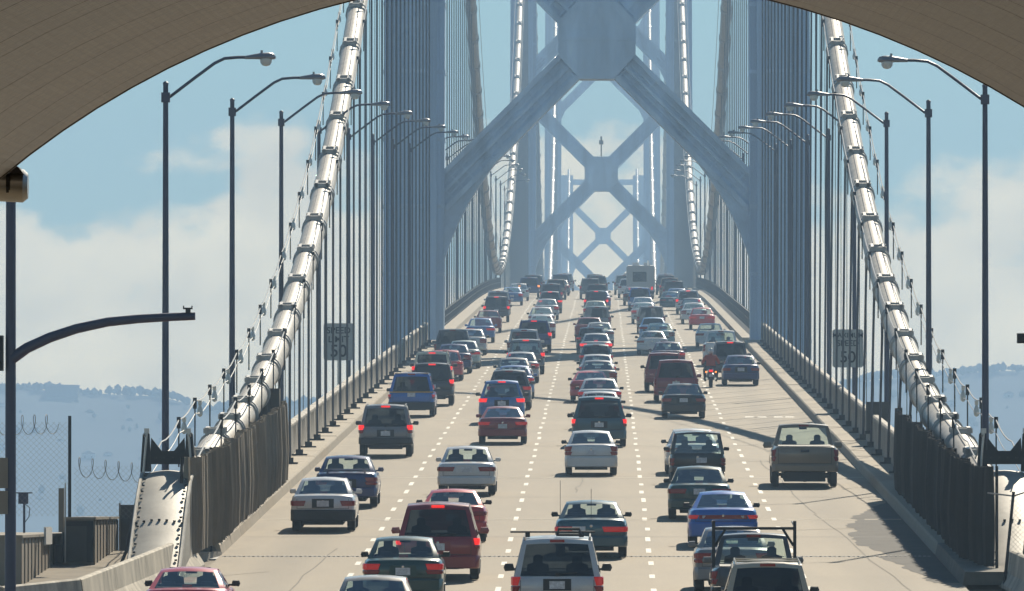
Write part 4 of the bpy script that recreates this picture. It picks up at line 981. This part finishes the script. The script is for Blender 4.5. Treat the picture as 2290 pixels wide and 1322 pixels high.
K('coupe', L=4.45, W=1.74, H=1.32, top=ext([(0, .86), (.06, .93), (.6, .95), (1.2, .93), (3.1, .89), (3.5, .86), (4.2, .74), (4.45, .60)], 4.45), axles=(.98, 3.5), gh=(.5, 1.35, 2.35, 3.15), lights=[(.50, .70, .815, .16, 'tail')], plate=(0, .66), chmsl='deck', bump=(.30, .56), wr=.66)
K('sedan_big', L=4.75, W=1.78, H=1.36, top=ext([(0, .88), (.06, .945), (.6, .97), (1.2, .95), (3.1, .92), (3.5, .90), (4.2, .78), (4.45, .64)], 4.75), axles=(1.0, 3.75), gh=(.62, 1.3, 2.55, 3.3), lights=[(.30, .66, .79, .14, 'tail')], plate=(-.30, .72), chmsl='none', bump=(.30, .56), recess=False, extra=two_antenna)
K('sedan_spoiler', L=4.60, W=1.77, H=1.44, top=ext([(0, .92), (.06, .98), (.6, 1.01), (1.2, .99), (3.1, .95), (3.5, .91), (4.2, .80), (4.45, .66)], 4.6), axles=(1.0, 3.66), gh=(.58, 1.22, 2.55, 3.3), lights=[(.60, .66, .88, .3, 'tail')], plate=(0, .70), chmsl='none', bump=(.32, .58), extra=spoiler)
K('accent', L=4.2, W=1.67, H=1.395, top=ext([(0, .91), (.05, .97), (.5, 1.0), (1.2, .98), (3.1, .94), (3.5, .92), (4.2, .80), (4.45, .64)], 4.2), axles=(.9, 3.33), gh=(.46, 1.1, 2.3, 3.0), lights=[(.72, .66, .94, .22, 'tail'), ], plate=(0, .74), chmsl='deck', bump=(.28, .62), recess=False)
SU = [(0, .98), (.05, 1.03), (1.0, 1.03), (3.2, 1.03), (3.6, 1.02), (4.3, .95), (4.6, .78)]
K('suv', L=4.75, W=1.82, H=1.76, top=SU[:-1] + [(4.75, .78)], axles=(1.0, 3.8), rw=.36, zb=.42, gh=(.08, .38, 3.0, 3.55), lights=[(.80, .82, 1.10, .14, 'tail')], plate=(0, .82), bump=(.45, .68), wb=.94, wr=.77, VB=[0, .07, .88, 1], side=[0, .06, .30, .34, .58, .62, .92, 1], tall=True, extra=rails(.05), mir=1.15)
K('suv_envoy', L=4.9, W=1.90, H=1.80, top=SU[:-1] + [(4.9, .78)], axles=(1.05, 3.9), rw=.37, zb=.42, gh=(.08, .36, 3.1, 3.65), lights=[(.80, .72, 1.03, .16, 'tail')], plate=(0, .86), bump=(.42, .66), wb=.94, wr=.76, VB=[0, .05, .90, 1], side=[0, .06, .30, .34, .58, .62, .92, 1], tall=True, extra=envoy_extra, mir=1.25)
K('suv_rack', L=4.75, W=1.80, H=1.74, top=SU[:-1] + [(4.75, .78)], axles=(1.0, 3.8), rw=.36, zb=.42, gh=(.10, .48, 3.0, 3.55), lights=[(.80, .82, 1.05, .14, 'tail')], plate=(0, .84), bump=(.45, .66), wb=.94, wr=.74, VB=[0, .06, .90, 1], side=[0, .06, .30, .34, .58, .62, .92, 1], tall=True, extra=cross_rails, mir=1.1)
K('boxsuv', L=4.1, W=1.70, H=1.64, top=[(0, .96), (.05, 1.0), (2.9, .99), (3.2, .97), (3.9, .90), (4.1, .75)], axles=(.9, 3.3), rw=.34, zb=.42, gh=(.04, .16, 2.4, 2.85), lights=[(.82, .62, .84, .1001, 'tail')], plate=(.12, .78), bump=(.42, .60), wb=.96, wr=.82, VB=[0, .05, .92, 1], PW=.06, side=[0, .04, .34, .38, .62, .66, .94, 1], tall=True, chmsl='none', recess=False, bulge=.03)
K('crossover', L=4.55, W=1.82, H=1.66, top=SU[:-1] + [(4.55, .76)], axles=(.95, 3.7), rw=.34, zb=.38, gh=(.10, .62, 2.9, 3.45), lights=[(.62, .86, 1.0, .2, 'tail')], plate=(0, .82), bump=(.36, .66), wb=.93, wr=.70, VB=[0, .08, .88, 1], tall=True, mir=1.1)
K('minivan', L=4.85, W=1.92, H=1.76, top=[(0, .97), (.05, 1.02), (1, 1.02), (3.6, 1.0), (3.9, .98), (4.6, .86), (4.85, .70)], axles=(1.0, 3.95), rw=.33, zb=.34, gh=(.06, .42, 3.0, 3.95), lights=[(.86, .74, 1.0, .12, 'tail')], plate=(0, .80), bump=(.30, .60), wb=.95, wr=.74, VB=[0, .06, .88, 1], side=[0, .05, .30, .33, .60, .63, .92, 1], tall=True, mir=1.2)
K('minivan_stripe', L=4.85, W=1.90, H=1.78, top=[(0, .97), (.05, 1.02), (1, 1.02), (3.6, 1.0), (3.9, .98), (4.6, .86), (4.85, .70)], axles=(1.0, 3.95), rw=.33, zb=.36, gh=(.06, .40, 3.0, 3.95), lights=[(.86, .76, .93, .12, 'tail')], plate=(0, .92), bump=(.32, .62), wb=.95, wr=.74, VB=[0, .08, .86, 1], side=[0, .05, .30, .33, .60, .63, .92, 1], tall=True, recess=False, extra=stripe, mir=1.1)
K('hatch', L=4.2, W=1.70, H=1.46, top=[(0, .88), (.05, .95), (.6, .96), (2.8, .94), (3.2, .90), (4.0, .78), (4.2, .62)], axles=(.85, 3.35), gh=(.10, .75, 2.3, 3.0), lights=[(.66, .76, .92, .2, 'tail')], plate=(0, .74), bump=(.32, .58), VB=[0, .08, .88, 1], wr=.72)
K('pickup', L=5.7, W=2.02, H=1.88, top=[(0, 1.22), (.04, 1.25), (1.95, 1.25), (2.0, 1.17), (4.2, 1.13), (4.4, 1.12), (5.4, 1.04), (5.7, .85)], axles=(1.25, 4.6), rw=.38, zb=.52, gh=(2.05, 2.28, 3.4, 4.1), lights=[(.86, .82, 1.17, .12, 'tail')], plate=(0, .60), bump=(.50, .72), wb=.92, wr=.74, VB=[0, .10, .88, 1], side=[0, .10, .46, .52, .92, 1], sh=.2, seat_y=2.7, bench=False, recess=False, extra=bed, mir=1.5)
K('pickup_rack', L=5.2, W=1.86, H=1.66, top=[(0, 1.0), (.04, 1.03), (1.85, 1.03), (1.9, 1.0), (3.9, .98), (4.1, .96), (5.0, .90), (5.2, .72)], axles=(1.1, 4.2), rw=.34, zb=.44, gh=(1.95, 2.22, 3.1, 3.75), lights=[(.84, .68, .96, .12, 'tail')], plate=(0, .56), bump=(.44, .62), wb=.92, wr=.76, VB=[0, .08, .90, 1], side=[0, .10, .46, .52, .92, 1], sh=.18, seat_y=2.55, bench=False, recess=False, extra=ladder_rack, mir=1.2)
CACHE = {}
def get_kind(k):
    if k not in CACHE: CACHE[k] = [(n_, m.mesh(n_, 'trim', sm), key) for n_, m, key, sm in car_parts(KINDS_[k])]
    return CACHE[k]
def wheel_meshes(rw, wd):
    t = MB(); t.lathe([(rw*.62, -wd/2), (rw*.9, -wd/2), (rw, -wd/2 + .03), (rw, wd/2 - .03), (rw*.9, wd/2), (rw*.62, wd/2)], 20, 'x')
    r = MB(); r.lathe([(rw*.64, wd/2 - .05), (rw*.63, wd/2 + .004), (rw*.5, wd/2 - .02), (rw*.15, wd/2 - .012), (rw*.13, wd/2 + .01)], 16, 'x')
    return t.mesh('wheel', 'tyre', 40), r.mesh('rim', 'rim', 40)
WH = {}
LANE_N = ['leftmost lane', 'second lane', 'middle lane', 'fourth lane', 'rightmost lane']
CARS = [[], [], [], [], []]
def car(lane, xc, s, kind, colr, desc, lit=0, gr='glass', bumper='paint', sc=(1, 1, 1), **kw): CARS[lane].append((s, xc, kind, colr, desc, lit, gr, bumper, sc, kw))
# lane 1
car(0, 415, 110.5, 'coupe', 'rose', 'red coupe with clear rear window merging', 0, 'glass_clear')
car(0, 722, 84.6, 'sedan_bmw', 'white', 'white sedan with black bumper', 0, 'glass', 'trim')
car(0, 774, 78.6, 'sedan_spoiler', 'navy', 'dark blue sedan with spoiler', 0, 'glass_clear')
car(0, 862, 66.0, 'suv', 'grey', 'grey SUV with roof rails', 2, 'glass_dark', 'trim')
car(0, 920, 56.0, 'minivan_stripe', 'blue', 'blue van with gold stripe', 1, 'glass_dark', 'trim')
car(0, 966, 53.2, 'suv', 'black', 'black SUV', 2, 'glass_dark')
car(0, 966, 49.2, 'suv', 'cream', 'cream SUV', 2, 'glass_dark')
car(0, 996, 47.0, 'hatch', 'rose', 'red hatchback', 1)
car(0, 1014, 45.2, 'sedan_wrap', 'navy', 'navy sedan', 0)
car(0, 1036, 43.9, 'sedan_rect', 'mint', 'pale green sedan', 1)
car(0, 1012, 42.4, 'minivan', 'charcoal', 'charcoal minivan', 0, 'glass_dark')
car(0, 1052, 40.6, 'sedan_wrap', 'silver', 'silver sedan', 0)
car(0, 1074, 37.5, 'sedan_rect', 'steelblue', 'blue sedan', 1)
car(0, 1092, 35.0, 'sedan_wrap', 'maroon', 'maroon sedan', 0)
car(0, 1110, 32.4, 'suv', 'charcoal', 'dark SUV', 2, 'glass_dark')
car(0, 1114, 30.5, 'suv', 'silver', 'silver SUV', 0, 'glass_dark')
car(0, 1145, 28.2, 'sedan_wrap', 'steelblue', 'blue-grey sedan', 1)
car(0, 1160, 26.9, 'hatch', 'white', 'white hatchback', 0)
car(0, 1183, 26.0, 'suv', 'navy', 'navy SUV', 3, 'glass_dark')
car(0, 1191, 24.6, 'suv', 'charcoal', 'charcoal SUV', 0, 'glass_dark')
# lane 2
car(1, 835, 114.5, 'sedan_rect', 'taupe', 'taupe-roofed sedan cut by the bottom edge', 0)
car(1, 901, 103.0, 'sedan_wrap', 'green', 'dark green sedan', 1, 'glass_clear')
car(1, 979, 96.8, 'minivan', 'maroon', 'dark red minivan', 2, 'glass_dark')
car(1, 1012, 87.3, 'coupe', 'red', 'bright red coupe', 0, 'glass_clear')
car(1, 1043, 75.6, 'sedan_rect', 'white', 'white sedan with wide red lights', 0, 'glass_clear')
car(1, 1124, 62.8, 'coupe', 'maroon', 'maroon coupe', 1, 'glass')
car(1, 1122, 57.8, 'crossover', 'steelblue', 'blue crossover', 2, 'glass')
car(1, 1138, 54.3, 'crossover', 'charcoal', 'charcoal wagon', 1, 'glass_dark')
car(1, 1150, 51.6, 'sedan_wrap', 'steelblue', 'steel blue sedan', 1)
car(1, 1148, 49.2, 'sedan_rect', 'taupe', 'beige-roofed sedan', 0)
car(1, 1164, 47.6, 'sedan_wrap', 'silver', 'silver sedan', 1)
car(1, 1176, 45.4, 'suv', 'grey', 'grey SUV with a red brake light', 2, 'glass')
car(1, 1172, 42.6, 'suv', 'silver', 'silver SUV', 0, 'glass_dark')
car(1, 1194, 40.0, 'suv', 'navy', 'large blue-grey SUV', 2, 'glass_dark', 'paint', (1.08, 1, 1.03))
car(1, 1211, 36.4, 'sedan_wrap', 'silver', 'silver sedan', 0)
car(1, 1211, 34.2, 'sedan_rect', 'white', 'white sedan', 0)
car(1, 1223, 31.8, 'sedan_wrap', 'silver', 'silver sedan', 1)
car(1, 1230, 30.2, 'crossover', 'grey', 'grey crossover', 2, 'glass_dark')
car(1, 1233, 28.4, 'suv', 'charcoal', 'dark SUV', 1, 'glass_dark')
car(1, 1243, 26.6, 'suv', 'bronze', 'brown SUV', 0, 'glass_dark')
# lane 3
car(2, 1246, 108.0, 'suv_envoy', 'silver', 'silver SUV with roof carrier bars', 1, 'glass_dark')
car(2, 1322, 91.2, 'sedan_big', 'teal', 'black sedan with clear rear window', 1, 'glass_clear')
car(2, 1322, 70.6, 'accent', 'white', 'white small sedan', 0, 'glass')
car(2, 1340, 63.5, 'minivan', 'teal', 'dark teal minivan', 2, 'glass_dark')
car(2, 1341, 59.2, 'sedan_wrap', 'silver', 'silver sedan', 1, 'glass_clear')
car(2, 1341, 55.2, 'sedan_wrap', 'white', 'white sedan', 1)
car(2, 1320, 52.4, 'coupe', 'rose', 'red coupe', 0)
car(2, 1337, 50.0, 'sedan_wrap', 'grey', 'grey sedan', 0)
car(2, 1336, 48.0, 'sedan_rect', 'white', 'white-roofed sedan', 1)
car(2, 1333, 45.2, 'hatch', 'teal', 'teal hatchback', 1, 'glass_dark')
car(2, 1333, 42.0, 'sedan_wrap', 'silver', 'silver sedan', 2)
car(2, 1322, 40.2, 'hatch', 'charcoal', 'dark hatchback', 1, 'glass_dark')
car(2, 1340, 38.4, 'sedan_rect', 'silver', 'pale silver sedan', 0)
car(2, 1318, 37.2, 'sedan_wrap', 'maroon', 'maroon sedan', 0, 'glass_dark')
car(2, 1335, 35.4, 'suv', 'grey', 'dark-windowed SUV', 0, 'glass_dark')
car(2, 1332, 32.3, 'sedan_wrap', 'cream', 'cream sedan', 1)
car(2, 1333, 30.4, 'suv', 'charcoal', 'dark SUV', 2, 'glass_dark')
car(2, 1335, 28.3, 'suv_rack', 'charcoal', 'dark SUV with roof rack', 0, 'glass_dark')
car(2, 1320, 26.4, 'suv', 'grey', 'grey SUV', 1, 'glass_dark')
# lane 4
car(3, 1717, 114.6, 'suv_rack', 'tan', 'tan SUV with roof rack', 0, 'glass_dark', 'trim')
car(3, 1688, 105.5, 'pickup_rack', 'charcoal', 'small pickup with black ladder rack', 0, 'glass_clear')
car(3, 1640, 100.0, 'sedan_wrap', 'grey', 'dark grey sedan behind the ladder rack', 0)
car(3, 1617, 88.6, 'sedan_band', 'blue', 'bright blue sedan with full-width light band', 1)
car(3, 1564, 81.6, 'sedan_rect', 'green', 'dark green sedan', 0)
car(3, 1560, 73.0, 'boxsuv', 'black', 'boxy black SUV', 0, 'glass_clear')
car(3, 1549, 70.4, 'sedan_rect', 'white', 'white sedan', 0, 'glass_clear')
car(3, 1529, 56.4, 'sedan_bmw', 'black', 'black sedan', 0)
car(3, 1512, 52.3, 'minivan', 'maroon', 'maroon minivan', 0, 'glass_dark')
car(3, 1486, 49.8, 'suv', 'maroon', 'red SUV with beige roof edge', 0, 'glass_dark')
car(3, 1494, 44.5, 'sedan_wrap', 'purple', 'purple-black sedan', 1)
car(3, 1459, 40.6, 'coupe', 'white', 'white coupe', 0)
car(3, 1476, 38.8, 'sedan_wrap', 'mint', 'pale mint sedan', 0)
car(3, 1461, 37.0, 'sedan_rect', 'skyblue', 'light blue sedan', 0, 'glass_dark')
car(3, 1456, 35.2, 'suv', 'grey', 'grey SUV', 0, 'glass_dark')
car(3, 1440, 32.8, 'sedan_wrap', 'silver', 'silver sedan', 1)
car(3, 1438, 31.0, 'sedan_rect', 'white', 'white sedan', 0)
car(3, 1431, 29.6, 'suv', 'steelblue', 'blue-grey SUV', 0, 'glass_dark')
car(3, 1396, 24.8, 'suv', 'silver', 'pale SUV beside the motorhome', 0, 'glass_dark')
# lane 5
car(4, 1800, 73.6, 'pickup', 'bronze', 'tan pickup truck', 0, 'glass_clear')
car(4, 1657, 48.2, 'sedan_bmw', 'navy', 'dark blue sedan', 0)
car(4, 1633, 46.4, 'suv', 'charcoal', 'dark SUV with lit brake lamp', 2, 'glass_dark')
car(4, 1613, 43.4, 'pickup', 'white', 'white pickup truck', 0, 'glass', 'paint', (.93, 1, .95))
car(4, 1588, 38.8, 'sedan_rect', 'white', 'white sedan', 0)
car(4, 1570, 34.2, 'sedan_rect', 'red', 'bright red sedan', 1)
car(4, 1552, 32.8, 'sedan_wrap', 'white', 'white sedan', 0)
car(4, 1548, 31.6, 'sedan_wrap', 'charcoal', 'charcoal sedan', 0)
car(4, 1539, 30.4, 'suv', 'silver', 'silver SUV with lit brake lamp', 2, 'glass_dark')
car(4, 1514, 28.6, 'sedan_wrap', 'steelblue', 'blue-grey sedan', 1)
car(4, 1507, 27.4, 'suv', 'charcoal', 'dark SUV', 0, 'glass_dark')
car(4, 1498, 26.0, 'suv', 'bronze', 'brown SUV', 1, 'glass_dark')
car(0, 1197, 23.4, 'crossover', 'silver', 'pale crossover', 0, 'glass_dark')
car(1, 1252, 25.2, 'sedan_wrap', 'charcoal', 'charcoal sedan', 1); car(1, 1254, 24.2, 'suv', 'navy', 'navy SUV', 0, 'glass_dark'); car(1, 1262, 23.0, 'minivan', 'silver', 'silver minivan', 0, 'glass_dark')
car(2, 1336, 25.2, 'suv', 'charcoal', 'charcoal SUV', 0, 'glass_dark'); car(2, 1330, 23.8, 'minivan', 'taupe', 'taupe minivan', 1, 'glass_dark'); car(2, 1341, 29.3, 'sedan_wrap', 'steelblue', 'blue-grey sedan', 1)
car(3, 1418, 28.2, 'sedan_wrap', 'grey', 'grey sedan', 0); car(3, 1405, 26.0, 'crossover', 'white', 'white crossover', 0, 'glass_dark'); car(3, 1412, 23.2, 'suv', 'charcoal', 'dark SUV', 0, 'glass_dark')
car(4, 1500, 29.5, 'sedan_rect', 'teal', 'teal sedan', 0); car(4, 1490, 24.8, 'minivan', 'charcoal', 'charcoal minivan', 0, 'glass_dark'); car(4, 1488, 23.6, 'suv', 'silver', 'silver SUV', 0, 'glass_dark')
mat('gold', (.55, .33, .06), .5)
SKIP_FAR = {'lid_seam', 'badge', 'rear_wiper', 'cabin', 'rear_bench', 'rear_view_mirror', 'plate_recess', 'underbody', 'seat', 'aerial'}
for ln_i, lst in enumerate(CARS):
    lst.sort(key=lambda c: -c[0])
    for ci, (s, xc, kind, colr, desc, lit, gr, bumper, sc, kw) in enumerate(lst):
        d = F / s; X = (xc - VX) / s; sp = KINDS_[kind]
        label = f'{desc} in the {LANE_N[ln_i]}, {ORD[ci]}' + (' one to the camera' if ci == 0 else ' nearest')
        cat = 'pickup' if 'pickup' in kind else ('van' if 'minivan' in kind else ('SUV' if kind in ('suv', 'suv_rack', 'suv_envoy', 'boxsuv', 'crossover') else 'car'))
        t = thing({'pickup': 'pickup_truck', 'van': 'passenger_van', 'SUV': 'sport_utility', 'car': 'saloon_car'}[cat], label, cat, (X, d, zr(d) + .008), 'vehicles crossing the bridge')
        t.rotation_euler = (slope(d + 2), 0, random.uniform(-.006, .006)); j_ = random.Random(ci * 7 + ln_i); t.scale = (sc[0] * j_.uniform(.975, 1.02), sc[1], sc[2] * j_.uniform(.975, 1.025)) if s < 62 else sc
        pm = MATS['paint_' + colr]; far = s < 40
        keymat = {'paint': pm, 'bumper': MATS['trim'] if bumper == 'trim' else pm, 'glass_r': MATS[gr], 'glass_f': MATS['glass_clear'], 'glass_s': MATS['glass_dark' if gr == 'glass_dark' else 'glass'],
                  'tail': MATS[('lens_red', 'lens_mid', 'lens_lit', 'lens_amber')[lit]], 'lens': MATS['lens_red'], 'clear': MATS['lens_clear'], 'brake': MATS['lens_lit' if lit == 2 else 'lens_red'], 'plate': MATS['plate'], 'recess': MATS['trim'] if bumper == 'trim' or random.random() < .5 else pm,
                  'bandkey': MATS['lens_red'], 'mirror': MATS['trim'] if random.random() < .6 else pm, 'interior': MATS['interior'], 'trim': MATS['trim'], 'rail': MATS['rim_dark'] if colr != 'tan' else pm, 'black': MATS['black_metal'], 'gold': MATS['gold'], 'chromekey': MATS['chrome']}
        root = {}
        for n_, me, key in get_kind(kind):
            if far and n_ in SKIP_FAR: continue
            par = t
            if n_ == 'licence_plate' and 'body' in root: par = root['body']
            if n_ in ('rear_window', 'windshield', 'side_window') and False: par = root['body']
            o = link(n_, me, par); root.setdefault(n_, o)
            o.material_slots[0].link = 'OBJECT'; o.material_slots[0].material = keymat[key]
        rw = sp.get('rw', .31); kk = round(rw, 3)
        if kk not in WH: WH[kk] = wheel_meshes(rw, .21)
        for a in sp['axles']:
            for sx in (-1, 1):
                if far and a == sp['axles'][1]: continue
                o = link('wheel', WH[kk][0], t, (sx * (sp['W']/2 - .125), a, rw))
                if not far:
                    o2 = link('rim', WH[kk][1], o)
                    if sx < 0: o2.rotation_euler = (0, 0, math.pi)

# motorhome
mat('motorhome_white', (.46, .47, .46), .5, 0, .06, 1)
s = 26.4; d = F / s
t = thing('motorhome', 'tall white motorhome with a square rear window in the fourth lane', 'motorhome', ((1433 - VX) / s, d, zr(d) + .008)); t.rotation_euler = (slope(d), 0, 0)
def pc(n_, m_, f, sm=None): mm = MB(); f(mm); return mm.build(n_, m_, t, sm)
def rounded(m, w2, z0, z1, y0, y1, r=.12): m.prism([(-w2 + r, z0), (w2 - r, z0), (w2, z0 + r), (w2, z1 - r), (w2 - r, z1), (-w2 + r, z1), (-w2, z1 - r), (-w2, z0 + r)], 'y', y0, y1)
pc('body', 'motorhome_white', lambda m: (rounded(m, 1.2, .5, 2.85, 0, 6.4), rounded(m, 1.0, .5, 1.7, 6.4, 7.6)), 40)
pc('rear_window', 'glass_dark', lambda m: m.box(-.62, .42, -.02, 0, 1.55, 2.25)); pc('window_frame', 'trim', lambda m: m.box(-.68, .48, -.012, 0, 1.49, 2.31))
pc('rear_bumper', 'trim', lambda m: m.box(-1.15, 1.15, -.12, 0, .45, .68))
for q in (-1.02, .88): pc('tail_light', 'lens_lit', lambda m: m.box(q, q + .14, -.02, 0, .8, 1.05))
for q in (-.7, .25): pc('roof_unit', 'paint_white', lambda m: rounded(m, .0, 0, 0, 0, 0) if False else m.box(q, q + .55, 1.0, 1.8, 2.85, 3.1))
pc('roof_vent', 'chrome', lambda m: m.tube([(.62, .6, 2.85), (.62, .6, 3.3)], .09, 8)); pc('licence_plate', 'plate', lambda m: m.box(-.16, .16, -.014, 0, .85, 1.0))
for a in (1.6, 6.6):
    for sx in (-1, 1):
        o = link('wheel', WH[.36][0] if .36 in WH else wheel_meshes(.36, .21)[0], t, (sx * 1.02, a, .36))

# motorcycle and rider between the two right lanes
s = 48.6; d = F / s; mc = ((1590 - VX) / s, d, zr(d) + .006)
t = thing('motorcycle', 'motorcycle splitting lanes between dark SUV and maroon minivan', 'motorcycle', mc); t.rotation_euler = (slope(d), 0, 0)
wm = wheel_meshes(.31, .16); 
for a in (.35, 1.75): o = link('wheel', wm[0], t, (0, a, .31)); link('rim', wm[1], o)
m = MB(); m.tube([(0, .35, .32), (0, .75, .45), (0, 1.2, .50), (0, 1.55, .85)], [.08, .14, .2, .1], 8); m.tube([(0, 1.75, .31), (0, 1.5, .95)], .04, 6); m.build('frame', 'black_metal', t)
m = MB(); m.tube([(0, .02, .78), (0, .3, .80), (0, .7, .78), (0, 1.05, .90), (0, 1.4, .92), (0, 1.65, .80)], [.05, .14, .16, .19, .17, .05], 10); m.build('tank_and_seat', 'paint_black', t, 50)
m = MB(); m.tube([(-.42, 1.2, 1.05), (-.2, 1.45, 1.02), (0, 1.5, .98), (.2, 1.45, 1.02), (.42, 1.2, 1.05)], .02, 6); m.build('handlebar', 'black_metal', t)
for sx in (-1, 1):
    m = MB(); m.tube([(sx*.2, .05, .42), (sx*.2, .5, .4), (sx*.14, 1.1, .35)], [.055, .055, .03], 8); m.build('exhaust', 'chrome', t)
    m = MB(); m.tube([(sx*.40, 1.25, 1.06), (sx*.46, 1.22, 1.2)], .012, 5); m.box(sx*.48 - .07, sx*.48 + .07, 1.2, 1.24, 1.18, 1.28); m.build('mirror', 'trim', t)
    m = MB(); m.box(sx*.22 - .04, sx*.22 + .04, .0, .06, .68, .76); m.build('indicator', 'lens_amber', t)
m = MB(); m.box(-.09, .09, -.02, .06, .72, .82); m.build('tail_light', 'lens_lit', t)
m = MB(); m.box(-.1, .1, .0, .02, .5, .64); m.build('licence_plate', 'plate', t)
rd = thing('person', 'motorcyclist in an orange-red jacket and silver helmet riding away', 'person', mc); rd.rotation_euler = (slope(d), 0, 0)
mat('jacket', (.36, .045, .022), .75, 0, .2, 9); mat('jeans', (.03, .033, .045), .9); mat('helmet', (.5, .5, .52), .2, .3, coat=.6); mat('glove', (.02, .02, .02), .7)
def skin(name, verts, edges, radii, m_, parent, root=0):
    me = bpy.data.meshes.new(name); me.from_pydata(verts, edges, []); o = link(name, me, parent); me.materials.append(MATS[m_])
    md = o.modifiers.new('skin', 'SKIN')
    if not me.skin_vertices: 
        bpy.context.view_layer.objects.active = o
    sv = me.skin_vertices[0].data if me.skin_vertices else None
    if sv:
        for v, r in zip(sv, radii): v.radius = (r, r) if not isinstance(r, tuple) else r
        sv[root].use_root = True
    ss = o.modifiers.new('sub', 'SUBSURF'); ss.levels = 2; ss.render_levels = 2
    return o
bv = [(0, .62, .92), (0, .66, 1.12), (0, .76, 1.36), (0, .84, 1.46), (0, .88, 1.56),
      (-.20, .82, 1.41), (-.34, .98, 1.22), (-.38, 1.22, 1.08), (.20, .82, 1.41), (.34, .98, 1.22), (.38, 1.22, 1.08),
      (-.16, .70, .90), (-.28, 1.12, .80), (-.26, .92, .42), (-.25, 1.06, .33), (.16, .70, .90), (.28, 1.12, .80), (.26, .92, .42), (.25, 1.06, .33)]
be = [(0, 1), (1, 2), (2, 3), (3, 4), (2, 5), (5, 6), (6, 7), (2, 8), (8, 9), (9, 10), (0, 11), (11, 12), (12, 13), (13, 14), (0, 15), (15, 16), (16, 17), (17, 18)]
br_ = [(.19, .15), (.18, .14), (.21, .14), .09, .07, .10, .075, .055, .10, .075, .055, .11, .085, .06, .05, .11, .085, .06, .05]
skin('body', bv, be, br_, 'jacket', rd)
lv = [bv[i] for i in (0, 11, 12, 13, 14, 15, 16, 17, 18)]; le = [(0, 1), (1, 2), (2, 3), (3, 4), (0, 5), (5, 6), (6, 7), (7, 8)]
skin('trousers', lv, le, [(.20, .16), .12, .095, .07, .06, .12, .095, .07, .06], 'jeans', rd)
m = MB(); vs = []
for j in range(9):
    a = math.pi * j / 8
    for k in range(14):
        b = 2*math.pi*k/14; vs.append((.125*math.sin(a)*math.cos(b), .90 + .15*math.sin(a)*math.sin(b), 1.66 + .14*math.cos(a)))
m.add(vs, [(j*14+k, j*14+(k+1) % 14, (j+1)*14+(k+1) % 14, (j+1)*14+k) for j in range(8) for k in range(14)]); m.build('helmet', 'helmet', rd, 60)
for sx in (-1, 1):
    m = MB(); m.box(sx*.38 - .05, sx*.38 + .05, 1.20, 1.28, 1.02, 1.09)
    for i, q in enumerate((-.036, -.012, .012, .036)): m.tube([(sx*.38 + q, 1.27, 1.07), (sx*.38 + q, 1.31 + .004*(i % 2), 1.05), (sx*.38 + q, 1.29, 1.015)], .010, 5)
    m.tube([(sx*.38 - sx*.05, 1.23, 1.04), (sx*.38 - sx*.06, 1.27, 1.02), (sx*.38 - sx*.04, 1.30, 1.01)], .011, 5); m.build('glove', 'glove', rd)
    m = MB(); m.tube([(sx*.25, .98, .34), (sx*.25, 1.10, .31), (sx*.25, 1.2, .30)], [.05, .055, .035], 8); m.build('boot', 'glove', rd)

# ------------------------------------------------------------------ haze: one closed box of pale air round everything
hz = MB(); hz.box(-2600, 2600, -90, 3150, -61, 131)
ho = hz.build('haze', 'wire'); ho.data.materials.clear()
hmz = bpy.data.materials.new('haze_air'); hmz.use_nodes = True; t_ = hmz.node_tree; t_.nodes.clear()
pv = t_.nodes.new('ShaderNodeVolumePrincipled'); pv.inputs['Color'].default_value = (.50, .73, 1.0, 1); pv.inputs['Density'].default_value = 0.00050; pv.inputs['Anisotropy'].default_value = 0.0
om = t_.nodes.new('ShaderNodeOutputMaterial'); t_.links.new(pv.outputs[0], om.inputs['Volume']); ho.data.materials.append(hmz)
tag(ho, 'pale bluish haze filling the air over the bridge', 'haze', kind='stuff')
